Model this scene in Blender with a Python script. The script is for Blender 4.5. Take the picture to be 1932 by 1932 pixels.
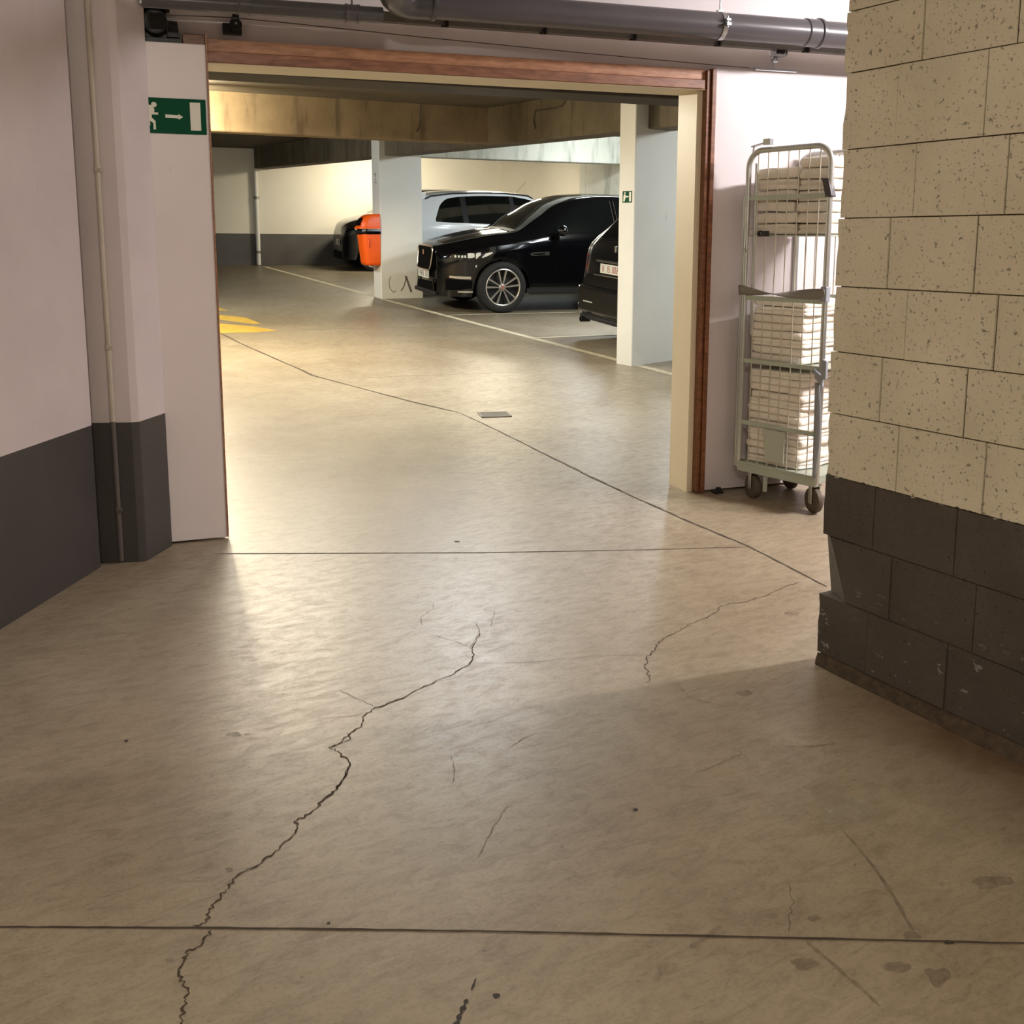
import bpy, bmesh, math, random
from math import sin, cos, radians as R, pi, sqrt, atan2
from mathutils import Vector as V, Matrix, noise

# ------------------------------------------------------------------ clear
for o in list(bpy.data.objects): bpy.data.objects.remove(o, do_unlink=True)
SC = bpy.context.scene
COL = SC.collection
random.seed(7)

# ------------------------------------------------------------------ camera
H = 1.38                                   # eye height
FPX, CX, CY, HOR = 1900.0, 966.0, 745.0, 450.0
TH = math.atan((CY - HOR) / FPX)           # pitch down
YAW = R(30.0)                              # clockwise from +Y (the direction of the parking rows)
cam = bpy.data.cameras.new('camera'); camo = bpy.data.objects.new('camera', cam); COL.objects.link(camo)
camo.location = (0, 0, H); camo.rotation_euler = (pi / 2 - TH, 0, -YAW)
cam.sensor_width = 36; cam.lens = FPX / 1932 * 36; cam.shift_y = -(966 - CY) / 1932
cam.clip_start = .05; cam.clip_end = 200
SC.camera = camo

# ------------------------------------------------------------------ world, exposure
w = bpy.data.worlds.new('world'); SC.world = w; w.use_nodes = True
w.node_tree.nodes['Background'].inputs[0].default_value = (.8, .85, 1, 1)
w.node_tree.nodes['Background'].inputs[1].default_value = 0.0
SC.view_settings.view_transform = 'Standard'; SC.view_settings.look = 'None'
SC.view_settings.gamma = 1; SC.view_settings.use_curve_mapping = False
SC.view_settings.exposure = 0.0

# gate frame: g runs along the gate wall to the right, n through the opening
EG = V((sin(R(100.8)), cos(R(100.8)), 0)); NG = V((-EG.y, EG.x, 0))
def G(g, n, z): return EG * g + NG * n + V((0, 0, z))

def tube_lamp(name, p, q, watts, col, width=.10, sides=(1, 1)):
    """ a bare fluorescent batten between p and q: shines down and to both sides """
    p, q = V(p), V(q); d = (q - p); x = d.normalized()
    for ang, k in ((0, .4), (95, .3 * sides[0]), (-95, .3 * sides[1])):
        if k <= 0: continue
        l = bpy.data.lights.new(name, 'AREA'); l.shape = 'RECTANGLE'; l.size = d.length; l.size_y = width
        l.energy = watts * k; l.color = col
        o = bpy.data.objects.new(name, l); COL.objects.link(o)
        z = V((0, 0, 1)); y = z.cross(x).normalized(); z = x.cross(y)
        z2 = z * cos(R(ang)) + y * sin(R(ang)); y2 = z2.cross(x)
        o.location = (p + q) / 2 - z2 * width * .5
        o.rotation_euler = Matrix((x, y2, z2)).transposed().to_euler()
COOL = (.88, .96, 1.0); WARM = (1.0, .88, .68); PINK = (1.0, .935, .955); NEUT = (1.0, .925, .80)
tube_lamp('lamp_recess', G(4.3, 2.66, 2.87), G(5.5, 2.66, 2.87), 400, PINK)
tube_lamp('lamp_room', (-.9, -1.1, 2.97), (-.1, -.7, 2.97), 142, NEUT)
tube_lamp('lamp_aisle', (2.3, 9.6, 2.80), (3.5, 9.4, 2.80), 155, (1.0, .91, .75), sides=(1.8, 0))
tube_lamp('lamp_aisle', (1.7, 11.62, 2.76), (2.55, 11.52, 2.76), 600, (1.0, .86, .60))
tube_lamp('lamp_gate', (3.5, 7.75, 2.50), (4.3, 7.3, 2.48), 190, COOL, sides=(.45, .05))
tube_lamp('lamp_aisle', (2.2, 14.4, 3.0), (2.3, 15.8, 3.0), 170, COOL)
tube_lamp('lamp_stall', (8.6, 10.0, 2.9), (8.6, 11.4, 2.94), 280, COOL)
tube_lamp('lamp_stall', (8.0, 6.3, 2.74), (9.2, 6.1, 2.74), 170, COOL)
tube_lamp('lamp_stall', (9.0, 13.4, 3.0), (10.2, 13.3, 3.0), 110, COOL)
tube_lamp('lamp_stall', (9.6, 18.3, 3.2), (10.8, 18.2, 3.2), 150, (1, .90, .70))
tube_lamp('lamp_stall', (8.45, 20.4, 3.2), (9.2, 20.3, 3.2), 190, (1, .89, .68))

# ------------------------------------------------------------------ pixel -> place helpers (1932 frame)
_c, _s = cos(YAW), sin(YAW)
def ray(x, y):
    dx = (x - CX) / FPX; dy = -(y - CY) / FPX
    Y = cos(TH) + dy * sin(TH); Z = -sin(TH) + dy * cos(TH)
    return V((dx * _c + Y * _s, -dx * _s + Y * _c, Z))
EYE = V((0, 0, H))
K = .05; Y0 = 7.0758                       # the car park floor rises by 5 % beyond Y0
def zf(y): return max(0.0, K * (y - Y0))
def onpl(x, y, p, n):
    d = ray(x, y); p, n = V(p), V(n); return EYE + d * ((p - EYE).dot(n) / d.dot(n))
def FL(x, y):
    p = onpl(x, y, (0, 0, 0), (0, 0, 1))
    if p.y > Y0 or p.y < 0 and y < 700: p = onpl(x, y, (0, Y0, 0), (0, -K, 1))
    return p
def gpl(x, y, n): return onpl(x, y, NG * n, NG)

# ------------------------------------------------------------------ materials
def lin(c):
    return tuple((v / 12.92 if v <= .04045 else ((v + .055) / 1.055) ** 2.4) for v in [u / 255 for u in c]) + (1,)
def newmat(name):
    m = bpy.data.materials.new(name); m.use_nodes = True
    nt = m.node_tree; b = nt.nodes['Principled BSDF']
    return m, nt, b
def N(nt, t, **kw):
    n = nt.nodes.new(t)
    for k, v in kw.items():
        if k in n.inputs: n.inputs[k].default_value = v
        else: setattr(n, k, v)
    return n
def mix(nt, fac, a, b, mode='MIX'):
    n = nt.nodes.new('ShaderNodeMix'); n.data_type = 'RGBA'; n.blend_type = mode
    for i, v in ((0, fac), (6, a), (7, b)):
        if hasattr(v, 'is_linked') or hasattr(v, 'links'): nt.links.new(v, n.inputs[i])
        else: n.inputs[i].default_value = v
    return n.outputs[2]
def ramp(nt, src, stops):
    n = nt.nodes.new('ShaderNodeValToRGB'); cr = n.color_ramp
    while len(cr.elements) < len(stops): cr.elements.new(.5)
    for e, (p, c) in zip(cr.elements, stops):
        e.position = p; e.color = c if len(c) == 4 else tuple(c) + (1,)
    nt.links.new(src, n.inputs[0]); return n.outputs[0]
def bw(v): return (v, v, v, 1)
def nz(nt, scale, detail=6, rough=.6, vec=None, dist=0):
    n = N(nt, 'ShaderNodeTexNoise'); n.inputs['Scale'].default_value = scale
    n.inputs['Detail'].default_value = detail; n.inputs['Roughness'].default_value = rough
    n.inputs['Distortion'].default_value = dist
    if vec is not None: nt.links.new(vec, n.inputs['Vector'])
    return n.outputs['Fac']
def coords(nt, scale=(1, 1, 1), rot=(0, 0, 0)):
    g = nt.nodes.new('ShaderNodeNewGeometry'); m = nt.nodes.new('ShaderNodeMapping')
    m.inputs['Scale'].default_value = scale; m.inputs['Rotation'].default_value = rot
    nt.links.new(g.outputs['Position'], m.inputs['Vector']); return m.outputs[0]
def bump(nt, b, h, strength=.3, dist=.01):
    n = N(nt, 'ShaderNodeBump', Strength=strength, Distance=dist); nt.links.new(h, n.inputs['Height'])
    nt.links.new(n.outputs[0], b.inputs['Normal'])
def plain(name, c, rough=.5, metal=0, spec=.5, coat=0, var=.0, vs=8, em=0, bmp=0):
    m, nt, b = newmat(name); b.inputs['Roughness'].default_value = rough; b.inputs['Metallic'].default_value = metal
    b.inputs['Specular IOR Level'].default_value = spec; b.inputs['Coat Weight'].default_value = coat
    b.inputs['Coat Roughness'].default_value = .03
    c = lin(c)
    b.inputs['Base Color'].default_value = c
    if var or bmp:
        t = coords(nt); f = nz(nt, vs, 5, .6, t)
        if var:
            d = tuple(v * (1 - var) for v in c[:3]) + (1,); l = tuple(min(1, v * (1 + var)) for v in c[:3]) + (1,)
            nt.links.new(ramp(nt, f, [(.3, d), (.7, l)]), b.inputs['Base Color'])
        if bmp: bump(nt, b, f, bmp, .003)
    return m

def wall_mat(name, top, band=None, bz=.61, rough=.55, smud=.12, slope=0, bmp=.12, dirt=True):
    """ painted wall with an optional dark skirting band up to height bz (+ slope with Y) """
    m, nt, b = newmat(name); b.inputs['Roughness'].default_value = rough
    t = coords(nt)
    f1 = nz(nt, 1.6, 6, .65, t); f2 = nz(nt, 26, 4, .6, t); f3 = nz(nt, 11, 8, .7, coords(nt, (1, 1, .35)))
    c = lin(top); dk = tuple(v * (1 - smud) for v in c[:3]) + (1,)
    col = ramp(nt, f1, [(.35, dk), (.65, c)])
    if dirt:
        spots = ramp(nt, f3, [(.67, bw(0)), (.75, bw(1))])
        sp = N(nt, 'ShaderNodeMath', operation='MULTIPLY'); nt.links.new(spots, sp.inputs[0]); sp.inputs[1].default_value = .45
        col = mix(nt, sp.outputs[0], col, tuple(v * .35 for v in c[:3]) + (1,))
    if band:
        g = nt.nodes.new('ShaderNodeNewGeometry'); s = nt.nodes.new('ShaderNodeSeparateXYZ'); nt.links.new(g.outputs['Position'], s.inputs[0])
        z = s.outputs['Z']
        if slope:
            mm = N(nt, 'ShaderNodeMath', operation='MULTIPLY_ADD'); nt.links.new(s.outputs['Y'], mm.inputs[0])
            mm.inputs[1].default_value = -slope; nt.links.new(z, mm.inputs[2]); z = mm.outputs[0]
        lt = N(nt, 'ShaderNodeMath', operation='LESS_THAN'); nt.links.new(z, lt.inputs[0]); lt.inputs[1].default_value = bz
        cb = lin(band); bd = tuple(v * .7 for v in cb[:3]) + (1,)
        bc = ramp(nt, f1, [(.3, bd), (.7, cb)])
        sc = ramp(nt, f3, [(.70, bw(0)), (.74, bw(1))])
        ss = N(nt, 'ShaderNodeMath', operation='MULTIPLY'); nt.links.new(sc, ss.inputs[0]); ss.inputs[1].default_value = .25
        bc = mix(nt, ss.outputs[0], bc, (.2, .19, .18, 1))
        col = mix(nt, lt.outputs[0], col, bc)
    nt.links.new(col, b.inputs['Base Color'])
    if bmp: bump(nt, b, f2, bmp, .004)
    return m

def floor_mat():
    m, nt, b = newmat('polished_concrete')
    t = coords(nt)
    big = nz(nt, .9, 5, .6, t); mid = nz(nt, 3.4, 8, .68, t, .6); fine = nz(nt, 34, 6, .7, t)
    ts = coords(nt, (1.0, 2.6, 1), (0, 0, YAW)); streak = nz(nt, 11, 8, .75, ts, .8)
    col = ramp(nt, mid, [(.28, lin((118, 104, 85))), (.5, lin((147, 134, 112))), (.75, lin((170, 158, 136)))])
    col = mix(nt, .5, col, ramp(nt, big, [(.35, lin((122, 106, 84))), (.62, lin((164, 153, 133)))]))
    col = mix(nt, .35, col, ramp(nt, streak, [(.34, lin((104, 90, 72))), (.55, lin((166, 152, 130)))]))
    sp = ramp(nt, fine, [(.28, bw(1)), (.36, bw(0))])
    k = N(nt, 'ShaderNodeMath', operation='MULTIPLY'); nt.links.new(sp, k.inputs[0]); k.inputs[1].default_value = .35
    col = mix(nt, k.outputs[0], col, lin((72, 60, 46)))
    micro = nz(nt, 95, 4, .65, t); col = mix(nt, .55, col, ramp(nt, micro, [(.3, bw(.62)), (.5, bw(1)), (.75, bw(1.0))]), 'MULTIPLY')
    dash = nz(nt, 26, 3, .5, coords(nt, (.8, 4.5, 1), (0, 0, YAW + .25)), .5); col = mix(nt, .5, col, ramp(nt, dash, [(.24, bw(.35)), (.33, bw(1))]), 'MULTIPLY')
    # brown grime swept up along the foot of the block wall (x = 2.43, y < 2.2)
    g = nt.nodes.new('ShaderNodeNewGeometry'); s = nt.nodes.new('ShaderNodeSeparateXYZ'); nt.links.new(g.outputs['Position'], s.inputs[0])
    mr = N(nt, 'ShaderNodeMapRange'); nt.links.new(s.outputs['X'], mr.inputs[0])
    mr.inputs[1].default_value = 2.0; mr.inputs[2].default_value = 2.45; mr.inputs[3].default_value = 0; mr.inputs[4].default_value = 1
    m2 = N(nt, 'ShaderNodeMapRange'); nt.links.new(s.outputs['Y'], m2.inputs[0])
    m2.inputs[1].default_value = 2.25; m2.inputs[2].default_value = 1.9; m2.inputs[3].default_value = 0; m2.inputs[4].default_value = 1
    a = N(nt, 'ShaderNodeMath', operation='MULTIPLY'); nt.links.new(mr.outputs[0], a.inputs[0]); nt.links.new(m2.outputs[0], a.inputs[1])
    a2 = N(nt, 'ShaderNodeMath', operation='MULTIPLY'); nt.links.new(a.outputs[0], a2.inputs[0])
    nt.links.new(ramp(nt, mid, [(.3, bw(.35)), (.6, bw(1))]), a2.inputs[1])
    col = mix(nt, a2.outputs[0], col, lin((84, 58, 30)))
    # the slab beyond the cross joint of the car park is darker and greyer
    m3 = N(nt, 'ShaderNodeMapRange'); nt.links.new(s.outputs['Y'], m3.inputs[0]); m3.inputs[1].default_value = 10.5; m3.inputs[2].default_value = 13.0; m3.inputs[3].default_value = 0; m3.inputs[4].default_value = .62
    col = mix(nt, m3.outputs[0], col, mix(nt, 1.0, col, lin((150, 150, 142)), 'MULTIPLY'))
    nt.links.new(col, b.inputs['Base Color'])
    nt.links.new(ramp(nt, streak, [(.25, bw(.50)), (.75, bw(.28))]), b.inputs['Roughness'])
    b.inputs['Specular IOR Level'].default_value = .30
    h = N(nt, 'ShaderNodeMath', operation='ADD'); nt.links.new(streak, h.inputs[0])
    h2 = N(nt, 'ShaderNodeMath', operation='MULTIPLY'); nt.links.new(fine, h2.inputs[0]); h2.inputs[1].default_value = .35
    nt.links.new(h2.outputs[0], h.inputs[1])
    bump(nt, b, h.outputs[0], .13, .004)
    return m

def block_mat():
    m, nt, b = newmat('painted_concrete_block'); b.inputs['Roughness'].default_value = .75
    t = coords(nt)
    big = nz(nt, 4, 4, .5, t); pit = nz(nt, 62, 3, .55, t); pit2 = nz(nt, 130, 2, .5, t); edge = nz(nt, 38, 3, .6, t)
    cream = ramp(nt, big, [(.3, lin((218, 208, 180))), (.7, lin((232, 222, 196)))])
    dark = ramp(nt, big, [(.3, lin((70, 63, 56))), (.7, lin((88, 80, 71)))])
    g = nt.nodes.new('ShaderNodeNewGeometry'); s = nt.nodes.new('ShaderNodeSeparateXYZ'); nt.links.new(g.outputs['Position'], s.inputs[0])
    ma = N(nt, 'ShaderNodeMath', operation='MULTIPLY_ADD'); nt.links.new(edge, ma.inputs[0]); ma.inputs[1].default_value = .028; nt.links.new(s.outputs['Z'], ma.inputs[2])
    lt = N(nt, 'ShaderNodeMath', operation='LESS_THAN'); nt.links.new(ma.outputs[0], lt.inputs[0]); lt.inputs[1].default_value = .652
    col = mix(nt, lt.outputs[0], cream, dark)
    p1 = ramp(nt, pit, [(.62, bw(0)), (.70, bw(1))]); p2 = ramp(nt, pit2, [(.66, bw(0)), (.72, bw(1))])
    pm = N(nt, 'ShaderNodeMath', operation='MAXIMUM'); nt.links.new(p1, pm.inputs[0]); nt.links.new(p2, pm.inputs[1])
    k = N(nt, 'ShaderNodeMath', operation='MULTIPLY'); nt.links.new(pm.outputs[0], k.inputs[0]); k.inputs[1].default_value = .62
    col = mix(nt, k.outputs[0], col, lin((44, 34, 24)))
    # paint knocked off low on the wall
    ch = ramp(nt, nz(nt, 24, 5, .65, coords(nt, (1, 1, 1.6))), [(.645, bw(0)), (.665, bw(1))])
    z2 = N(nt, 'ShaderNodeMapRange'); nt.links.new(s.outputs['Z'], z2.inputs[0]); z2.inputs[1].default_value = .36; z2.inputs[2].default_value = .15; z2.inputs[3].default_value = 0; z2.inputs[4].default_value = .5
    c2 = N(nt, 'ShaderNodeMath', operation='MULTIPLY'); nt.links.new(ch, c2.inputs[0]); nt.links.new(z2.outputs[0], c2.inputs[1])
    col = mix(nt, c2.outputs[0], col, lin((190, 184, 176)))
    nt.links.new(col, b.inputs['Base Color'])
    hh = N(nt, 'ShaderNodeMath', operation='MULTIPLY_ADD'); nt.links.new(pm.outputs[0], hh.inputs[0]); hh.inputs[1].default_value = -.8; nt.links.new(edge, hh.inputs[2])
    bump(nt, b, hh.outputs[0], .45, .006)
    return m

def wood_mat(name, dark, light, axis_rot):
    m, nt, b = newmat(name); b.inputs['Roughness'].default_value = .42
    t = coords(nt, (1.2, 30, 30), axis_rot); f = nz(nt, 2.0, 6, .6, t, .4)
    nt.links.new(ramp(nt, f, [(.3, lin(dark)), (.7, lin(light))]), b.inputs['Base Color']); bump(nt, b, f, .08, .002); return m

def concrete_mat(name, a, c, streaky=True, rough=.8):
    m, nt, b = newmat(name); b.inputs['Roughness'].default_value = rough
    f = nz(nt, 1.8, 8, .65, coords(nt)); s = nz(nt, 5, 6, .65, coords(nt, (1, 1, .12)))
    col = ramp(nt, f, [(.3, lin(a)), (.7, lin(c))])
    if streaky:
        q = ramp(nt, s, [(.52, bw(0)), (.66, bw(.7))]); col = mix(nt, q, col, tuple(v * .45 for v in lin(a)[:3]) + (1,))
    nt.links.new(col, b.inputs['Base Color']); bump(nt, b, f, .2, .01); return m

M = {}
M['floor'] = floor_mat()
M['groove'] = plain('joint_dirt', (62, 50, 36), .9)
M['crack'] = plain('crack_dark', (66, 52, 36), .9)
M['hair'] = plain('hair_crack', (108, 93, 74), .7)
M['scuff'] = plain('tyre_scuff', (128, 112, 90), .6)
M['tar'] = plain('tar_spot', (52, 46, 42), .8)
M['pale'] = plain('pale_spot', (176, 165, 143), .6, var=.1, vs=40)
def fade(m, scale, lo, hi):
    nt = m.node_tree; b = nt.nodes['Principled BSDF']; f = nz(nt, scale, 6, .7, coords(nt)); nt.links.new(ramp(nt, f, [(.35, bw(lo)), (.65, bw(hi))]), b.inputs['Alpha'])
fade(M['scuff'], 22, .12, .55); fade(M['pale'], 16, .15, .75); fade(M['hair'], 30, .3, 1.0)
M['wpaint'] = plain('white_line_paint', (196, 186, 158), .6, var=.22, vs=14)
M['ypaint'] = plain('yellow_line_paint', (158, 130, 48), .55, var=.18, vs=9)
M['left'] = wall_mat('left_wall_paint', (206, 194, 192), (66, 61, 58), .613)
M['gatewall'] = wall_mat('gate_wall_paint', (218, 211, 212), None, dirt=False, smud=.05)
M['leaf'] = wall_mat('fire_door_white', (222, 211, 207), None, rough=.38, smud=.05, bmp=0)
M['leafr'] = wall_mat('sliding_door_white', (212, 204, 205), None, rough=.36, smud=.06, bmp=0)
M['cream'] = wall_mat('jamb_cream', (226, 214, 186), None, rough=.5, smud=.08, bmp=.04)
M['block'] = block_mat()
M['mortar'] = plain('mortar_brown', (92, 76, 52), .95, var=.3, vs=60)  # brown mortar of the bed behind the block joints
M['wood'] = wood_mat('meranti_board', (108, 68, 48), (154, 106, 78), (0, 0, R(10.8)))
M['wood_lit'] = wood_mat('meranti_lit_board', (150, 100, 70), (196, 146, 108), (0, 0, R(10.8)))  # lighter copy of the board wood, the light on it painted into the colour
M['woodv'] = wood_mat('meranti_post', (92, 54, 32), (142, 90, 56), (0, R(90), 0))
M['woodl'] = wood_mat('meranti_edge', (120, 74, 48), (176, 124, 92), (0, R(90), 0))
M['backwall'] = wall_mat('back_wall_paint', (228, 222, 206), (92, 88, 84), .352, slope=.05, smud=.05)
M['pillar'] = wall_mat('pillar_paint', (222, 220, 212), None, smud=.06)
M['conc'] = concrete_mat('raw_concrete', (112, 95, 70), (140, 122, 94))
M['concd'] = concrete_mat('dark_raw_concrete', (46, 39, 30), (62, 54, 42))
M['concl'] = concrete_mat('pale_concrete', (186, 186, 170), (206, 204, 190), True)
M['concm'] = concrete_mat('grey_raw_concrete', (84, 74, 57), (112, 102, 82))
M['slab'] = concrete_mat('slab_concrete', (70, 64, 54), (90, 82, 68), False)
M['ceil'] = plain('ceiling_paint', (214, 208, 200), .8)
M['pvc'] = plain('grey_pvc', (92, 90, 94), .28, var=.05)
M['pvcd'] = plain('grey_pvc_fitting', (84, 82, 84), .25)
M['rubber'] = plain('black_rubber', (22, 21, 21), .6)
M['rail'] = plain('galvanised_rail', (138, 136, 130), .42, .75, var=.12, vs=20)
M['zinc'] = plain('zinc_bright', (196, 200, 204), .28, .9)
M['blackm'] = plain('black_metal', (34, 32, 31), .5)
M['blackb'] = plain('black_box', (24, 23, 23), .45)
M['cable'] = plain('steel_cable', (84, 78, 72), .45, .5)
M['green'] = plain('exit_green', (0, 72, 46), .6, 0, .15)
M['signw'] = plain('exit_white', (226, 224, 206), .5)
M['conduit'] = plain('painted_conduit', (176, 164, 148), .5, var=.08)
M['orange'] = plain('orange_plastic', (236, 92, 14), .38)
M['bag'] = plain('bin_bag', (18, 18, 20), .3)
M['chrome'] = plain('cage_chrome', (196, 200, 196), .3, .85, var=.06, vs=30)
M['wire'] = plain('cage_wire', (206, 202, 186), .35, .6)
M['cgreen'] = plain('cage_enamel', (176, 184, 170), .4, .3)
M['wheel'] = plain('caster_tyre', (88, 76, 64), .6)
M['strap'] = plain('grey_strap', (132, 128, 120), .6)
M['clip'] = plain('grey_clip', (150, 156, 164), .4)
M['tag'] = plain('grey_board', (176, 180, 164), .6)
M['linen'] = plain('white_linen', (238, 230, 218), .9, var=.05, vs=24, bmp=.4)
M['carblack'] = plain('black_car_paint', (6, 6, 8), .15, 0, .35, .55)
M['cardark'] = plain('dark_car_paint', (9, 9, 12), .2, 0, .4, .6)
M['carwhite'] = plain('white_car_paint', (226, 230, 232), .25, 0, .5, .8)
M['trimb'] = plain('car_black_plastic', (20, 20, 21), .55)
M['glass'] = plain('car_dark_glass', (9, 13, 13), .04, 0, .7)
M['seat'] = plain('pale_seat', (92, 110, 100), .7)
M['tyre'] = plain('car_tyre', (20, 18, 17), .75)
M['alloy'] = plain('alloy_rim', (196, 190, 180), .3, .8)
M['hubd'] = plain('wheel_dark', (10, 10, 10), .6)
M['chr'] = plain('car_chrome', (206, 200, 186), .18, .95)
M['lampw'] = plain('headlamp_lens', (214, 214, 206), .15, .3)
M['red'] = plain('tail_lamp_red', (120, 30, 24), .2, 0, .6, .5)
M['plate'] = plain('plate_white', (214, 214, 206), .45)
M['ptext'] = plain('plate_text', (60, 54, 50), .5)
M['ptextr'] = plain('plate_text_red', (150, 40, 40), .5)
M['grille'] = plain('grille_black', (4, 4, 5), .9, 0, .1)
M['drain'] = plain('cast_iron', (122, 114, 102), .6, .2)
M['scr'] = plain('black_scrape', (112, 98, 88), .9, var=.5, vs=40)

# ------------------------------------------------------------------ mesh helpers
class MB:
    def __init__(s): s.v = []; s.f = []; s.m = []; s.sm = []
    def add(s, vs, fs, mi=0, smooth=False):
        o = len(s.v); s.v += [tuple(p) for p in vs]
        for f in fs: s.f.append(tuple(i + o for i in f)); s.m.append(mi); s.sm.append(smooth)
        return s
    def hexa(s, p8, mi=0):   # 4 bottom ccw, 4 top ccw
        return s.add(p8, [(3, 2, 1, 0), (4, 5, 6, 7), (0, 1, 5, 4), (1, 2, 6, 5), (2, 3, 7, 6), (3, 0, 4, 7)], mi)
    def box(s, a, b, mi=0, f=None):
        x0, y0, z0 = a; x1, y1, z1 = b
        p = [(x0, y0, z0), (x1, y0, z0), (x1, y1, z0), (x0, y1, z0), (x0, y0, z1), (x1, y0, z1), (x1, y1, z1), (x0, y1, z1)]
        if f: p = [f(*q) for q in p]
        return s.hexa(p, mi)
    def prism(s, poly, h0, h1, f, mi=0):
        """ poly: 2-D list, f(u, v, h) -> place """
        n = len(poly); vs = [f(u, v, h0) for u, v in poly] + [f(u, v, h1) for u, v in poly]
        fs = [tuple(range(n - 1, -1, -1)), tuple(range(n, 2 * n))] + [(i, (i + 1) % n, n + (i + 1) % n, n + i) for i in range(n)]
        return s.add(vs, fs, mi)
    def tube(s, pts, r, n=10, mi=0, cap=True, closed=False):
        pts = [V(p) for p in pts]; k = len(pts); rings = []; up = None
        for i, p in enumerate(pts):
            if closed: d = pts[(i + 1) % k] - pts[i - 1]
            else: d = (pts[min(i + 1, k - 1)] - pts[max(i - 1, 0)])
            d.normalize()
            if up is None: up = V((0, 0, 1)) if abs(d.z) < .9 else V((1, 0, 0))
            x = d.cross(up).normalized(); up = x.cross(d).normalized()
            rr = r[i] if isinstance(r, (list, tuple)) else r
            rings.append([p + (x * cos(2 * pi * j / n) + up * sin(2 * pi * j / n)) * rr for j in range(n)])
        vs = [q for ring in rings for q in ring]; fs = []
        for i in range(k if closed else k - 1):
            a = i * n; b = ((i + 1) % k) * n
            fs += [(a + j, a + (j + 1) % n, b + (j + 1) % n, b + j) for j in range(n)]
        s.add(vs, fs, mi, True)
        if cap and not closed:
            s.add(rings[0], [tuple(range(n))], mi); s.add(rings[-1], [tuple(range(n - 1, -1, -1))], mi)
        return s
    def lathe(s, prof, o, ax, n=32, mi=0):
        """ prof: (radius, along) list round axis ax through o """
        pp = [prof[0]]
        for a, b in zip(prof[:-1], prof[1:]):      # points close to each end of a run keep the edges crisp
            pp += [(a[0] + (b[0] - a[0]) * k, a[1] + (b[1] - a[1]) * k) for k in (.06, .94)] + [b]
        prof = pp
        o = V(o); ax = V(ax).normalized(); x = ax.cross(V((0, 0, 1)) if abs(ax.z) < .9 else V((1, 0, 0))).normalized(); y = ax.cross(x)
        vs = [o + ax * h + (x * cos(2 * pi * j / n) + y * sin(2 * pi * j / n)) * r for r, h in prof for j in range(n)]
        fs = [(i * n + j, i * n + (j + 1) % n, (i + 1) * n + (j + 1) % n, (i + 1) * n + j) for i in range(len(prof) - 1) for j in range(n)]
        return s.add(vs, fs, mi, True)
    def grid(s, rows, mi=0, smooth=True):
        n = len(rows[0]); vs = [p for r in rows for p in r]
        fs = [(i * n + j, i * n + j + 1, (i + 1) * n + j + 1, (i + 1) * n + j) for i in range(len(rows) - 1) for j in range(n - 1)]
        return s.add(vs, fs, mi, smooth)
    def build(s, name, mats, parent=None, bevel=0, loc=None, recalc=True, segs=2):
        me = bpy.data.meshes.new(name); off = V(loc) if loc is not None else V((0, 0, 0))
        me.from_pydata([tuple(V(p) - off) for p in s.v], [], s.f)
        for m in (mats if isinstance(mats, (list, tuple)) else [mats]): me.materials.append(m)
        me.polygons.foreach_set('material_index', s.m); me.polygons.foreach_set('use_smooth', s.sm)
        if recalc:
            bm = bmesh.new(); bm.from_mesh(me); bmesh.ops.recalc_face_normals(bm, faces=bm.faces); bm.to_mesh(me); bm.free()
        me.update()
        o = bpy.data.objects.new(name, me); COL.objects.link(o); o.location = off
        if parent: o.parent = parent
        if bevel:
            b = o.modifiers.new('bevel', 'BEVEL'); b.width = bevel; b.segments = segs; b.limit_method = 'ANGLE'; b.angle_limit = R(40)
        return o
def empty(name, loc=(0, 0, 0), mat=None):
    o = bpy.data.objects.new(name, None); COL.objects.link(o); o.empty_display_size = .1
    if mat is not None: o.matrix_world = mat
    else: o.location = loc
    return o
def tag(o, label, cat, group=None, kind=None):
    o['label'] = label; o['category'] = cat
    if group: o['group'] = group
    if kind: o['kind'] = kind
    return o
def struct(o, label=None):
    o['kind'] = 'structure'
    if label: o['label'] = label
    return o
def local(root):
    """ maker of part meshes given in world places under a root at root.location """
    return root.location.copy()
def part(mb, name, mat, root, bevel=0, **kw):
    o = mb.build(name, mat, None, bevel, loc=root.location, **kw); o.location = (0, 0, 0); o.parent = root; return o
def arc(c, r, a0, a1, n, f): return [f(c[0] + r * cos(a0 + (a1 - a0) * i / n), c[1] + r * sin(a0 + (a1 - a0) * i / n)) for i in range(n + 1)]

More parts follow.
